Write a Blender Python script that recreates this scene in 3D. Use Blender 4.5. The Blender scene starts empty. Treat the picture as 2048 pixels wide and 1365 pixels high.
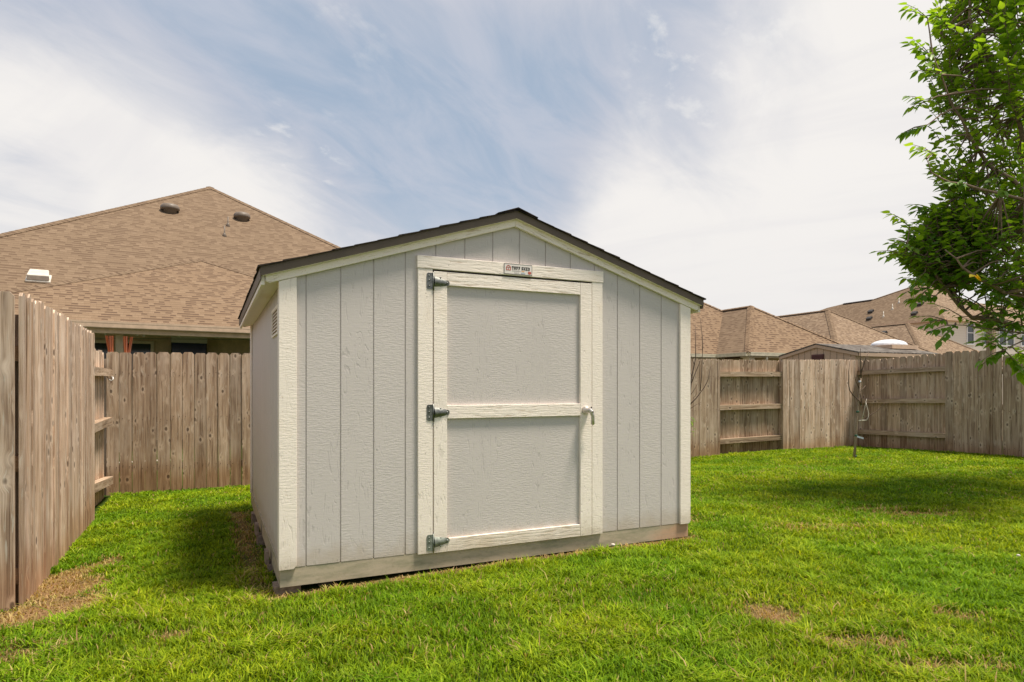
import bpy, math, random
import numpy as np
from mathutils import Vector, Matrix
R = math.radians
H = 1.2                                   # camera height above the lawn
scene = bpy.context.scene
COL = scene.collection

# ------------------------------------------------------------------ camera
cam_d = bpy.data.cameras.new('camera'); cam = bpy.data.objects.new('camera', cam_d); COL.objects.link(cam)
cam.location = (0, 0, H); cam.rotation_euler = (R(90), 0, 0)
cam_d.sensor_width = 36; cam_d.lens = 1280/2048*36; cam_d.shift_y = 90.5/2048
cam_d.clip_end = 2000
scene.camera = cam

# ------------------------------------------------------------------ node helper
class G:
    def __init__(s, tree):
        s.t = tree; s.n = tree.nodes; s.l = tree.links; s.n.clear()
    def put(s, sock, val):
        if isinstance(val, bpy.types.NodeSocket): s.l.new(val, sock)
        elif isinstance(val, (tuple, list)):
            d = len(sock.default_value) if hasattr(sock.default_value, '__len__') else 1
            v = list(val)
            if d == 4 and len(v) == 3: v.append(1)
            sock.default_value = v
        else:
            if hasattr(sock.default_value, '__len__'):
                k = len(sock.default_value); sock.default_value = [val]*k if k == 3 else [val, val, val, 1]
            else: sock.default_value = val
    def m(s, op, a, b=0.0, c=0.0, clamp=False):
        n = s.n.new('ShaderNodeMath'); n.operation = op; n.use_clamp = clamp
        for i, x in enumerate((a, b, c)): s.put(n.inputs[i], x)
        return n.outputs[0]
    def vm(s, op, a, b=(0, 0, 0)):
        n = s.n.new('ShaderNodeVectorMath'); n.operation = op
        s.put(n.inputs[0], a); s.put(n.inputs[1], b)
        return n.outputs['Value'] if op == 'DOT_PRODUCT' else n.outputs[0]
    def xyz(s, x, y, z=0.0):
        n = s.n.new('ShaderNodeCombineXYZ')
        for i, q in enumerate((x, y, z)): s.put(n.inputs[i], q)
        return n.outputs[0]
    def sep(s, v):
        n = s.n.new('ShaderNodeSeparateXYZ'); s.l.new(v, n.inputs[0]); return n.outputs
    def noise(s, vec, scale=1, detail=3, rough=.5, dist=0):
        n = s.n.new('ShaderNodeTexNoise'); s.l.new(vec, n.inputs['Vector'])
        n.inputs['Scale'].default_value = scale; n.inputs['Detail'].default_value = detail
        n.inputs['Roughness'].default_value = rough; n.inputs['Distortion'].default_value = dist
        return n.outputs['Fac']
    def voro(s, vec, scale=1, out='Distance', rnd=1.0):
        n = s.n.new('ShaderNodeTexVoronoi'); s.l.new(vec, n.inputs['Vector'])
        n.inputs['Scale'].default_value = scale; n.inputs['Randomness'].default_value = rnd
        return n.outputs[out]
    def white(s, vec):
        n = s.n.new('ShaderNodeTexWhiteNoise'); n.noise_dimensions = '3D'; s.l.new(vec, n.inputs['Vector'])
        return n.outputs['Value']
    def mix(s, f, a, b, mode='MIX'):
        n = s.n.new('ShaderNodeMix'); n.data_type = 'RGBA'; n.blend_type = mode
        s.put(n.inputs[0], f); s.put(n.inputs[6], a); s.put(n.inputs[7], b)
        return n.outputs[2]
    def mr(s, v, a, b, c=0.0, d=1.0, smooth=True):
        n = s.n.new('ShaderNodeMapRange'); n.interpolation_type = 'SMOOTHSTEP' if smooth else 'LINEAR'
        for i, q in enumerate((v, a, b, c, d)): s.put(n.inputs[i], q)
        return n.outputs[0]
    def ramp(s, f, stops):
        n = s.n.new('ShaderNodeValToRGB'); s.put(n.inputs[0], f)
        e = n.color_ramp.elements
        while len(e) < len(stops): e.new(.5)
        for k, (p, c) in enumerate(stops):
            e[k].position = p; e[k].color = (*c, 1)
        return n.outputs[0]
    def uv(s):
        n = s.n.new('ShaderNodeUVMap'); n.uv_map = 'UVMap'; return s.sep(n.outputs[0])
    def attr(s, name, out='Fac'):
        n = s.n.new('ShaderNodeAttribute'); n.attribute_name = name; return n.outputs[out]
    def pos(s):
        return s.n.new('ShaderNodeNewGeometry').outputs['Position']
    def bump(s, h, strength=.5, dist=.01, normal=None):
        n = s.n.new('ShaderNodeBump'); n.inputs['Strength'].default_value = strength
        n.inputs['Distance'].default_value = dist; s.put(n.inputs['Height'], h)
        if normal is not None: s.l.new(normal, n.inputs['Normal'])
        return n.outputs[0]
    def out(s, sh):
        o = s.n.new('ShaderNodeOutputMaterial'); s.l.new(sh, o.inputs[0])
    def bsdf(s, col, rough=.8, metal=0, bump=None, spec=.3, **k):
        n = s.n.new('ShaderNodeBsdfPrincipled'); s.put(n.inputs['Base Color'], col)
        s.put(n.inputs['Roughness'], rough); s.put(n.inputs['Metallic'], metal)
        n.inputs['Specular IOR Level'].default_value = spec
        if bump is not None: s.l.new(bump, n.inputs['Normal'])
        for a, b in k.items(): s.put(n.inputs[a.replace('_', ' ')], b)
        return n.outputs[0]

# ------------------------------------------------------------------ sky and sun
w = bpy.data.worlds.new('World'); scene.world = w; w.use_nodes = True
g = G(w.node_tree)
SUN_EL, SUN_AZ = R(70), R(102)             # azimuth clockwise from +Y (the view direction)
sky = g.n.new('ShaderNodeTexSky'); sky.sky_type = 'NISHITA'; sky.sun_disc = False
sky.sun_elevation = SUN_EL; sky.sun_rotation = SUN_AZ; sky.air_density = 1.0; sky.dust_density = 1.5
dirv = g.n.new('ShaderNodeTexCoord').outputs['Generated']
x, y, z = g.sep(dirv)
zz = g.m('ADD', g.m('MAXIMUM', z, 0.0), .22)
cp = g.xyz(g.m('DIVIDE', x, zz), g.m('DIVIDE', y, zz), 0.0)      # flat cloud layer seen in perspective
rot = g.n.new('ShaderNodeVectorRotate'); rot.inputs['Angle'].default_value = R(32); g.l.new(cp, rot.inputs['Vector'])
cr = rot.outputs[0]
str1 = g.vm('MULTIPLY', cr, (1.0, .33, 1))
n1 = g.noise(str1, 1.1, 5, .50, .3)
n2 = g.noise(g.vm('MULTIPLY', cr, (2.2, .9, 1)), 2.6, 8, .62, .6)
def sdir(px, py):
    v = Vector(((px-1024)/1280, 1, (773-py)/1280)).normalized(); return tuple(v)
def lobe(px, py, rad, amt):
    d = g.vm('DOT_PRODUCT', g.vm('NORMALIZE', dirv), sdir(px, py))
    return g.mr(d, math.cos(rad), 1.0, 0.0, amt)
den = g.m('ADD', g.m('ADD', g.m('MULTIPLY', n1, .80), g.m('MULTIPLY', n2, .28)), .31)
for lb in ((40, 230, .28, .30), (330, 350, .24, .22), (1450, 520, .36, .26), (1900, 70, .34, .30), (1200, 560, .30, .12), (-500, 420, .4, .2), (2500, 300, .6, .3), (640, 480, .2, .20), (120, -120, .30, -.22), (1300, 90, .2, -.05), (1640, 220, .12, -.10),
           (840, 190, .34, -.15), (560, 130, .26, -.08), (940, 320, .26, -.20), (1080, 240, .22, -.08), (70, 392, .11, -.42), (900, -60, .26, .12), (1250, 60, .2, .08), (1500, 235, .16, -.10), (250, 10, .25, -.08)):
    den = g.m('ADD', den, lobe(*lb))
# small puffs high on the right
puff = g.noise(g.vm('MULTIPLY', cr, (3.2, 2.2, 1)), 4.0, 9, .6, .2)
puffm = g.m('MULTIPLY', g.mr(puff, .52, .70), g.m('ADD', g.m('ADD', lobe(1440, 90, .17, .8), lobe(600, 310, .09, .9)), lobe(690, 30, .1, .3), clamp=True))
cov = g.mr(den, .60, 1.22)
cloudc = g.mix(g.mr(den, .80, 1.22), (3.15, 3.2, 3.6), (4.95, 4.8, 4.65))
skyb = g.mix(.75, g.mix(1.0, sky.outputs[0], (.55, .58, .55), 'MULTIPLY'), (2.3, 2.85, 3.6))
n3 = g.noise(g.vm('MULTIPLY', cr, (.8, 3.4, 1)), 1.3, 6, .55, .5)
cloudc = g.mix(g.m('MULTIPLY', g.mr(n3, .44, .70), .28), cloudc, (3.75, 3.7, 3.95))
skyb = g.mix(g.mr(n2, .30, .68, .05, .62), skyb, (3.25, 3.35, 3.8))
colr = g.mix(cov, skyb, cloudc)
colr = g.mix(g.m('MULTIPLY', puffm, .6), colr, (5.0, 4.9, 4.75))
colr = g.mix(g.mr(z, .02, .32, .75, 0.0), colr, (4.6, 4.5, 4.45))
bg = g.n.new('ShaderNodeBackground'); g.l.new(colr, bg.inputs[0]); bg.inputs[1].default_value = .091
wo = g.n.new('ShaderNodeOutputWorld'); g.l.new(bg.outputs[0], wo.inputs[0])

sl = bpy.data.lights.new('sun', 'SUN'); sl.energy = 3.15; sl.angle = R(12); sl.color = (1, .91, .78)
so = bpy.data.objects.new('sun', sl); COL.objects.link(so)
sdv = Vector((math.sin(SUN_AZ)*math.cos(SUN_EL), math.cos(SUN_AZ)*math.cos(SUN_EL), math.sin(SUN_EL)))
so.rotation_euler = sdv.to_track_quat('Z', 'Y').to_euler(); so.location = (10, -4, 20)

vs = scene.view_settings
vs.view_transform = 'Standard'; vs.look = 'None'; vs.gamma = 1; vs.exposure = 1.02
scene.cycles.max_bounces = 8; scene.cycles.transparent_max_bounces = 8

# ------------------------------------------------------------------ materials
MATS = {}
def newmat(name):
    m = bpy.data.materials.new(name); m.use_nodes = True; MATS[name] = m; return m, G(m.node_tree)

def plain(name, col, rough=.6, metal=0, var=.12, scale=8, spec=.35):
    m, g = newmat(name)
    n = g.noise(g.pos(), scale, 4, .6)
    c = g.mix(g.m('MULTIPLY', g.mr(n, .3, .75), 1.0), tuple(q*(1-var) for q in col), tuple(min(1, q*(1+var)) for q in col))
    g.out(g.bsdf(c, g.mr(n, .2, .8, rough*.85, min(1, rough*1.1)), metal, g.bump(n, .15, .004), spec)); return m

def wood(name, dark, mid, light, stain=True, silver=.45, flecks=.0):
    m, g = newmat(name)
    u, v, _ = g.uv(); r = g.attr('rnd')
    r50 = g.m('MULTIPLY', r, 53.0)
    warp = g.noise(g.xyz(g.m('MULTIPLY', u, 7), g.m('MULTIPLY', v, 1.6), r50), 1, 2)
    kd = g.voro(g.xyz(g.m('ADD', g.m('MULTIPLY', u, 9.0), g.m('MULTIPLY', warp, .5)), g.m('MULTIPLY', v, 5.2), g.m('MULTIPLY', r, 97.0)))
    kn = g.mr(kd, .17, .09)
    halo = g.mr(kd, .40, .15)
    u2 = g.m('ADD', u, g.m('ADD', g.m('MULTIPLY', warp, .035), g.m('MULTIPLY', halo, .02)))
    g1 = g.noise(g.xyz(g.m('MULTIPLY', u2, 38), g.m('MULTIPLY', v, 1.1), r50), 1, 4, .6)
    g2 = g.noise(g.xyz(g.m('MULTIPLY', u2, 150), g.m('MULTIPLY', v, 2.6), r50), 1, 3, .6)
    bl = g.noise(g.xyz(g.m('MULTIPLY', u, 6), g.m('MULTIPLY', v, 1.7), g.m('ADD', r50, 9.0)), 1, 4, .6)
    gr = g.m('ADD', g.m('MULTIPLY', g1, .55), g.m('MULTIPLY', g2, .45))
    c = g.ramp(gr, [(.37, dark), (.5, mid), (.63, light)])
    c = g.mix(g.m('MULTIPLY', g.mr(bl, .45, .70), silver), c, (light[0]*.98, light[1]*1.02, light[2]*1.08))
    if flecks: 
        fl = g.noise(g.xyz(g.m('MULTIPLY', u2, 75), g.m('MULTIPLY', v, 5.5), g.m('ADD', r50, 3)), 1, 3, .55)
        c = g.mix(g.m('MULTIPLY', g.mr(fl, .60, .68), flecks), c, (.62, .55, .46))
    c = g.mix(1.0, c, g.mix(r, (.74, .72, .70), (1.14, 1.10, 1.05)), 'MULTIPLY')
    c = g.mix(g.m('MULTIPLY', halo, .38), c, tuple(q*1.12 for q in light))
    c = g.mix(g.m('MULTIPLY', kn, .8), c, tuple(q*.42 for q in dark))
    if stain:
        vn = g.m('SUBTRACT', v, g.m('MULTIPLY', bl, .30))
        c = g.mix(g.mr(g.m('ADD', vn, g.m('MULTIPLY', g.m('SUBTRACT', r, .5), .22)), .12, -.14, 0, .8), c, g.mix(1.0, c, (.74, .58, .44), 'MULTIPLY'))
    hgt = g.m('SUBTRACT', gr, g.m('MULTIPLY', kn, .6))
    g.out(g.bsdf(c, .85, 0, g.bump(hgt, .6, .004), .2)); return m

wood('fence_wood', (.175, .112, .072), (.405, .29, .20), (.60, .465, .345), flecks=.5, silver=.6)
wood('fence_wood_silver', (.22, .145, .10), (.52, .38, .275), (.78, .63, .50), flecks=.95, silver=.6)
wood('fence_wood_grey', (.195, .135, .095), (.43, .315, .23), (.64, .51, .395), flecks=.5, silver=.5)
wood('raw_lumber', (.26, .15, .08), (.42, .27, .16), (.55, .39, .26), stain=False, silver=.2)

def painted(name, col, emb=1.0, grain='v', dots=False, stain=None):
    """embossed cedar-grain hardboard under paint"""
    m, g = newmat(name)
    u, v, _ = g.uv(); r = g.m('MULTIPLY', g.attr('rnd'), 31.0)
    rip = g.noise(g.xyz(g.m('MULTIPLY', u, 24), g.m('MULTIPLY', v, 120), r), 1, 3, .55, .4)      # saw ripple
    zone = g.noise(g.xyz(g.m('MULTIPLY', u, 10), g.m('MULTIPLY', v, 1.6), g.m('ADD', r, 4)), 1, 2, .5, .3)
    cont = g.m('SINE', g.m('MULTIPLY', zone, 95.0))
    cat = g.m('MULTIPLY', g.mr(cont, .55, .95), g.mr(g.noise(g.xyz(g.m('MULTIPLY', u, 26), g.m('MULTIPLY', v, 14), r), 1, 3), .46, .60))
    zm = g.mr(g.noise(g.xyz(g.m('MULTIPLY', u, 5), g.m('MULTIPLY', v, 1.2), g.m('ADD', r, 14)), 1, 2), .46, .60)
    fine = g.noise(g.xyz(g.m('MULTIPLY', u, 150), g.m('MULTIPLY', v, 60), r), 1, 2)
    h = g.m('ADD', g.m('MULTIPLY', g.mr(rip, .38, .62), g.mr(zm, 0, 1, .9, .25)), g.m('SUBTRACT', g.m('MULTIPLY', fine, .35), g.m('MULTIPLY', cat, g.mr(zm, 0, 1, .35, 1.5))))
    if stain == 'grain':
        wv = g.noise(g.xyz(g.m('MULTIPLY', u, 9), g.m('MULTIPLY', v, 3), r), 1, 2)
        gl = g.noise(g.xyz(g.m('MULTIPLY', g.m('ADD', u, g.m('MULTIPLY', wv, .05)), 85), g.m('MULTIPLY', v, 7), r), 1, 4, .6)
        h = g.m('MULTIPLY', g.mr(gl, .36, .60), 1.6)
    big = g.noise(g.xyz(g.m('MULTIPLY', u, 2.2), g.m('MULTIPLY', v, 1.3), r), 1, 4, .6)
    c = g.mix(big, tuple(q*.93 for q in col), tuple(min(.95, q*1.05) for q in col))
    c = g.mix(g.m('MULTIPLY', g.m('MULTIPLY', cat, zm), .30), c, tuple(q*.62 for q in col))   # darker in the embossed grooves
    if dots:
        dv = g.voro(g.xyz(g.m('MULTIPLY', u, 11), g.m('MULTIPLY', v, 6), r))
        sp = g.noise(g.xyz(g.m('MULTIPLY', u, 120), g.m('MULTIPLY', v, 120), r), 1, 2)
        c = g.mix(g.m('MULTIPLY', g.mr(sp, .64, .72), .5), c, (.55, .40, .24))
        c = g.mix(g.m('MULTIPLY', g.mr(dv, .034, .024), .8), c, (.10, .07, .05))
        c = g.mix(g.m('MULTIPLY', g.mr(big, .58, .75), .35), c, (.70, .52, .34))
    if stain == 'grain': c = g.mix(g.m('MULTIPLY', g.mr(gl, .42, .34), .55), c, (.42, .28, .16))
    wz = g.sep(g.pos())[2]; dn_ = g.noise(g.pos(), 9, 5, .65)
    c = g.mix(g.m('MULTIPLY', g.mr(g.m('SUBTRACT', wz, g.m('MULTIPLY', dn_, .28)), .14, -.03), .45), c, (.40, .31, .20))
    g.out(g.bsdf(c, .62, 0, g.bump(h, .55*emb, .004), .3)); return m
painted('siding_grey', (.595, .545, .512), .30)
painted('trim_cream', (.93, .82, .72), .35, dots=True)
painted('trim_grain', (.93, .82, .72), .4, dots=True, stain='grain')
painted('siding_tan_far', (.50, .36, .26), .4)
plain('fascia_brown', (.135, .10, .072), .55)
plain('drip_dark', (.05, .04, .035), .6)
plain('steel', (.20, .205, .19), .46, .9, .35, 40)
plain('steel_dull', (.27, .29, .25), .6, .7, .3, 30)
plain('satin_nickel', (.66, .61, .57), .45, .8, .1, 40)
plain('white_plastic', (.78, .77, .75), .35)
plain('cream_plastic', (.74, .68, .58), .5)
plain('vent_cream', (.58, .53, .45), .6)
plain('dome_white', (.66, .68, .72), .3)
plain('vent_brown', (.17, .135, .105), .5)
plain('vent_dark', (.045, .042, .04), .6)
plain('gutter_tan', (.62, .45, .32), .6, spec=.1)
plain('gutter_cream', (.62, .57, .42), .45)
plain('soffit_tan', (.52, .41, .29), .7)
plain('patio_wall', (.62, .46, .30), .85)
plain('column_tan', (.60, .48, .36), .8)
plain('black_cable', (.02, .02, .02), .5)
plain('bulb_glass', (.55, .50, .44), .15)
plain('window_frame_tan', (.66, .55, .42), .5)
plain('green_tape', (.03, .10, .06), .6)
plain('pale_tape', (.55, .62, .72), .5)
plain('bark_pale', (.34, .25, .18), .8, var=.3, scale=60)
plain('bark_dark', (.14, .095, .07), .85, var=.3, scale=60)
plain('bark_tree', (.22, .15, .105), .85, var=.35, scale=30)
plain('paver', (.27, .20, .15), .9, var=.3, scale=40)
plain('nail_rust', (.10, .06, .04), .7)
plain('stone', (.62, .56, .48), .8)
plain('sign_white', (.80, .74, .69), .45, var=.04)
plain('sign_black', (.03, .025, .02), .5)
plain('sign_red', (.50, .12, .08), .5)
plain('sign_orange', (.78, .38, .10), .5)
plain('sign_blue', (.30, .42, .55), .5)
plain('sign_grey', (.38, .34, .31), .5)
plain('vent_burgundy', (.10, .035, .03), .6)
def glass(name, c, rough=.08):
    m, g = newmat(name); g.out(g.bsdf(c, rough, 0, None, .6)); return m
glass('dark_glass', (.035, .045, .04)); glass('tv_screen', (.012, .022, .045), .2); glass('tv_reflection', (.55, .52, .48), .4)

def skirt():
    m, g = newmat('skirt_board')
    p = g.pos(); u, v, _ = g.uv()
    n = g.noise(g.xyz(g.m('MULTIPLY', v, 3.0), g.m('MULTIPLY', u, 14), 2.0), 1, 5, .65)
    n2 = g.noise(p, 40, 4, .6)
    c = g.ramp(n, [(.32, (.26, .25, .16)), (.5, (.42, .36, .255)), (.68, (.52, .43, .31))])
    c = g.mix(g.mr(n2, .55, .72, 0, .35), c, (.26, .22, .14))
    x = g.sep(p)[0]
    c = g.mix(g.m('MULTIPLY', g.mr(g.m('ADD', x, g.m('MULTIPLY', n, .9)), 1.45, 1.85), .55), c, (.50, .25, .13))
    g.out(g.bsdf(c, .8, 0, g.bump(n2, .4, .003), .25))
skirt()

def shingle(name, base, dark, light, course=.143, tab=.125, contrast=1.0):
    m, g = newmat(name)
    u, v, _ = g.uv()
    row = g.m('FLOOR', g.m('DIVIDE', v, course))
    fr = g.m('FRACT', g.m('DIVIDE', v, course))
    ro = g.m('MULTIPLY', g.white(g.xyz(row, 3.3, 0)), 9.0)
    wob = g.noise(g.xyz(g.m('MULTIPLY', u, 4.0), row, 0), 1, 1)
    uu = g.m('ADD', g.m('ADD', g.m('DIVIDE', u, tab), ro), g.m('MULTIPLY', wob, .2))
    ci = g.m('FLOOR', uu); fu = g.m('FRACT', uu)
    w1 = g.white(g.xyz(ci, row, 0)); w2 = g.white(g.xyz(ci, row, 7))
    gran = g.noise(g.pos(), 90, 3, .7)
    large = g.noise(g.pos(), .55, 4, .6)
    c = g.ramp(w1, [(0, tuple(q*.92 for q in base)), (.6, base), (1, tuple((a_+b_)/2 for a_, b_ in zip(base, light)))])
    c = g.mix(g.mr(gran, .3, .8, 0, .5), c, dark)
    # laminated tabs: maker's printed dark band, with the tab shadow put into the colour
    lay = g.m('MULTIPLY', g.m('GREATER_THAN', w2, .55), g.mr(fr, .50, .60))
    c = g.mix(g.m('MULTIPLY', lay, .92*contrast), c, dark)
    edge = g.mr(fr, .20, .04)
    c = g.mix(g.m('MULTIPLY', edge, .55), c, tuple(q*.6 for q in dark))  # shadow line along each course edge, painted into the colour
    vs_ = g.mr(fu, .05, .015); c = g.mix(g.m('MULTIPLY', vs_, .4), c, dark)
    c = g.mix(1.0, c, g.mix(large, (.93, .93, .94), (1.06, 1.05, 1.04)), 'MULTIPLY')
    hh = g.m('ADD', g.m('MULTIPLY', g.m('SUBTRACT', 1.0, fr), .7), g.m('MULTIPLY', g.m('GREATER_THAN', w2, .56), -.3))
    g.out(g.bsdf(c, .92, 0, g.bump(g.m('ADD', hh, g.m('MULTIPLY', gran, .3)), .5, .012), .15)); return m
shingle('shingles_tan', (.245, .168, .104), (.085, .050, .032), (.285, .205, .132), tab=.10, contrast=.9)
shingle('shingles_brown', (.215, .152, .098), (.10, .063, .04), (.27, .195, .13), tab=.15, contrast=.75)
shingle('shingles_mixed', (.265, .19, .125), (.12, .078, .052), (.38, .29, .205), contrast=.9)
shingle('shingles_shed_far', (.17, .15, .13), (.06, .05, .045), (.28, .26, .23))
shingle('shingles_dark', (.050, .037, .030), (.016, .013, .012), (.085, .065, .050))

def lap():
    m, g = newmat('lap_siding')
    u, v, _ = g.uv()
    p = g.sep(g.pos())
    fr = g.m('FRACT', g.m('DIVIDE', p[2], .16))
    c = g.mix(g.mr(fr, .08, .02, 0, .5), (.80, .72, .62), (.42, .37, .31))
    g.out(g.bsdf(c, .7, 0, g.bump(fr, .6, .02)))
lap()
def groundmat():
    m, g = newmat('soil_and_thatch')
    p = g.pos()
    n = g.noise(p, 22, 5, .65); n3 = g.noise(p, 120, 3, .6); dry = g.attr('dry')
    c = g.mix(g.mr(n, .35, .7), (.030, .058, .006), (.065, .100, .010))
    far_ = g.mr(g.m('ABSOLUTE', g.m('SUBTRACT', g.sep(p)[1], 5.0)), 9.5, 12.0)
    c = g.mix(far_, c, (.20, .17, .11))
    c = g.mix(g.m('MULTIPLY', dry, 1.0, clamp=True), c, g.mix(g.mr(n3, .35, .65), (.16, .085, .04), (.36, .22, .11)))
    g.out(g.bsdf(c, .95, 0, g.bump(g.m('ADD', n, n3), .8, .02), .1))
groundmat()
def grassmat(name):
    m, g = newmat(name)
    p = g.pos(); r = g.attr('rnd'); d = g.attr('dryb'); t = g.attr('tip')
    n = g.noise(p, .9, 4, .6); n2 = g.noise(p, 5.0, 3, .6)
    c = g.ramp(r, [(0, (.070, .140, .004)), (.4, (.175, .295, .007)), (.75, (.325, .45, .012)), (1, (.54, .60, .05))])
    c = g.mix(g.mr(n, .38, .64), g.mix(1.0, c, (.82, .93, .9), 'MULTIPLY'), g.mix(1.0, c, (1.28, 1.07, .95), 'MULTIPLY'))
    c = g.mix(g.mr(n2, .52, .75, 0, .35), c, (.27, .34, .03))
    c = g.mix(g.mr(t, .0, .55, .55, 0), c, (.20, .25, .03))           # pale sheaths low on the blade
    dc = g.ramp(r, [(0, (.28, .155, .07)), (.5, (.52, .33, .16)), (1, (.70, .50, .28))])
    c = g.mix(d, c, dc)
    pr = g.bsdf(c, .60, 0, None, .12)
    tr = g.n.new('ShaderNodeBsdfTranslucent'); g.l.new(g.mix(1.0, c, (1.25, 1.2, .5), 'MULTIPLY'), tr.inputs[0])
    mx = g.n.new('ShaderNodeMixShader'); mx.inputs[0].default_value = .38
    g.l.new(pr, mx.inputs[1]); g.l.new(tr.outputs[0], mx.inputs[2]); g.out(mx.outputs[0])
grassmat('grass_blades')
def leafmat(name, a, b, c_):
    m, g = newmat(name); r = g.attr('rnd')
    n = g.noise(g.pos(), 1.3, 3)
    c = g.ramp(r, [(0, a), (.6, b), (1, c_)])
    c = g.mix(g.mr(n, .35, .65), g.mix(1.0, c, (.75, .85, .9), 'MULTIPLY'), c)
    yl = g.m('GREATER_THAN', r, .995); c = g.mix(yl, c, (.75, .58, .03))
    pr = g.bsdf(c, .42, 0, None, .4)
    tr = g.n.new('ShaderNodeBsdfTranslucent'); g.l.new(g.mix(1.0, c, (2.3, 2.0, .5), 'MULTIPLY'), tr.inputs[0])
    mx = g.n.new('ShaderNodeMixShader'); mx.inputs[0].default_value = .48
    g.l.new(pr, mx.inputs[1]); g.l.new(tr.outputs[0], mx.inputs[2]); g.out(mx.outputs[0])
leafmat('leaf_green', (.10, .20, .022), (.19, .32, .032), (.31, .45, .047))
leafmat('leaf_fresh', (.08, .18, .02), (.14, .25, .03), (.24, .34, .05))
def fabric():
    m, g = newmat('orange_fabric'); u, v, _ = g.uv()
    s = g.m('GREATER_THAN', g.m('FRACT', g.m('MULTIPLY', u, 14.0)), .72)
    g.out(g.bsdf(g.mix(s, (.88, .24, .07), (.90, .62, .45)), .8))
fabric()

# ------------------------------------------------------------------ mesh builder
class MB:
    def __init__(s): s.v = []; s.f = []; s.uv = []; s.rn = []; s.mi = []; s.sm = []
    def faces(s, vs, fs, r=0.5, grain=(0, 0, 1), mi=0, smooth=False):
        b = len(s.v); s.v += [tuple(q) for q in vs]
        gv = Vector(grain).normalized()
        for f in fs:
            P = [Vector(vs[i]) for i in f]
            n = Vector((0, 0, 0))
            for i in range(len(P)):
                a, c = P[i], P[(i+1) % len(P)]; n += a.cross(c)
            n = n.normalized() if n.length > 1e-12 else Vector((0, 0, 1))
            t = gv - n*gv.dot(n)
            if t.length < .3:
                o = Vector((1, 0, 0)) if abs(n.x) < .7 else Vector((0, 1, 0)); t = o - n*o.dot(n)
            t.normalize(); ua = t.cross(n)
            s.f.append([b+i for i in f]); s.uv += [(p.dot(ua), p.dot(t)) for p in P]
            s.rn.append(r); s.mi.append(mi); s.sm.append(smooth)
    def prism(s, poly, off, r=0.5, grain=(0, 0, 1), mi=0):
        poly = [Vector(p) for p in poly]; off = Vector(off); n = len(poly)
        nn = Vector((0, 0, 0))
        for i in range(n): nn += poly[i].cross(poly[(i+1) % n])
        if nn.dot(off) > 0: poly = poly[::-1]
        vs = poly + [p+off for p in poly]
        fs = [list(range(n)), list(range(2*n-1, n-1, -1))]
        for i in range(n):
            j = (i+1) % n; fs.append([j, i, n+i, n+j])
        s.faces(vs, fs, r, grain, mi)
    def box(s, x0, x1, y0, y1, z0, z1, r=0.5, grain=(0, 0, 1), mi=0):
        s.prism([(x0, y0, z0), (x1, y0, z0), (x1, y0, z1), (x0, y0, z1)], (0, y1-y0, 0), r, grain, mi)
    def tube(s, pts, rad, n=8, r=.5, caps=True, mi=0):
        pts = [Vector(p) for p in pts]
        if not hasattr(rad, '__len__'): rad = [rad]*len(pts)
        vs = []; fs = []; prev = None
        for i, p in enumerate(pts):
            d = (pts[min(i+1, len(pts)-1)] - pts[max(i-1, 0)]).normalized()
            if prev is None:
                a = Vector((0, 0, 1)) if abs(d.z) < .9 else Vector((1, 0, 0)); a = (a-d*a.dot(d)).normalized()
            else:
                a = prev-d*prev.dot(d); a = a.normalized() if a.length > 1e-6 else Vector((1, 0, 0))
            prev = a; b = d.cross(a)
            for k in range(n):
                t = 2*math.pi*k/n; vs.append(p+(a*math.cos(t)+b*math.sin(t))*rad[i])
        for i in range(len(pts)-1):
            for k in range(n):
                k2 = (k+1) % n; fs.append([i*n+k, i*n+k2, (i+1)*n+k2, (i+1)*n+k])
        if caps: fs.append(list(range(n))[::-1]); fs.append([(len(pts)-1)*n+k for k in range(n)])
        s.faces(vs, fs, r, (pts[-1]-pts[0]) if (pts[-1]-pts[0]).length > 1e-6 else (0, 0, 1), mi, True)
    def lathe(s, c, prof, axis=(0, 0, 1), n=16, r=.5, mi=0, squash=(1, 1)):
        ax = Vector(axis).normalized(); a = Vector((1, 0, 0)) if abs(ax.x) < .8 else Vector((0, 1, 0))
        a = (a-ax*a.dot(ax)).normalized(); b = ax.cross(a); vs = []; fs = []
        for (rr, h) in prof:
            for k in range(n):
                t = 2*math.pi*k/n; vs.append(Vector(c)+ax*h+(a*math.cos(t)*squash[0]+b*math.sin(t)*squash[1])*max(rr, 1e-4))
        m = len(prof)
        for i in range(m-1):
            for k in range(n):
                k2 = (k+1) % n; fs.append([i*n+k, i*n+k2, (i+1)*n+k2, (i+1)*n+k])
        fs.append(list(range(n))[::-1]); fs.append([(m-1)*n+k for k in range(n)])
        s.faces(vs, fs, r, axis, mi, True)
    def build(s, name, mats, parent=None, loc=None):
        me = bpy.data.meshes.new(name); me.from_pydata(s.v, [], s.f)
        uvl = me.uv_layers.new(name='UVMap'); uvl.data.foreach_set('uv', [c for q in s.uv for c in q])
        at = me.attributes.new('rnd', 'FLOAT', 'FACE'); at.data.foreach_set('value', s.rn)
        me.polygons.foreach_set('material_index', s.mi); me.polygons.foreach_set('use_smooth', s.sm)
        for m in (mats if isinstance(mats, (list, tuple)) else [mats]): me.materials.append(MATS[m])
        me.update()
        o = bpy.data.objects.new(name, me); COL.objects.link(o)
        if parent: o.parent = parent
        if loc: o.location = loc
        return o
def tag(o, label=None, cat=None, group=None, kind=None):
    if label: o['label'] = label
    if cat: o['category'] = cat
    if group: o['group'] = group
    if kind: o['kind'] = kind
    return o
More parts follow.
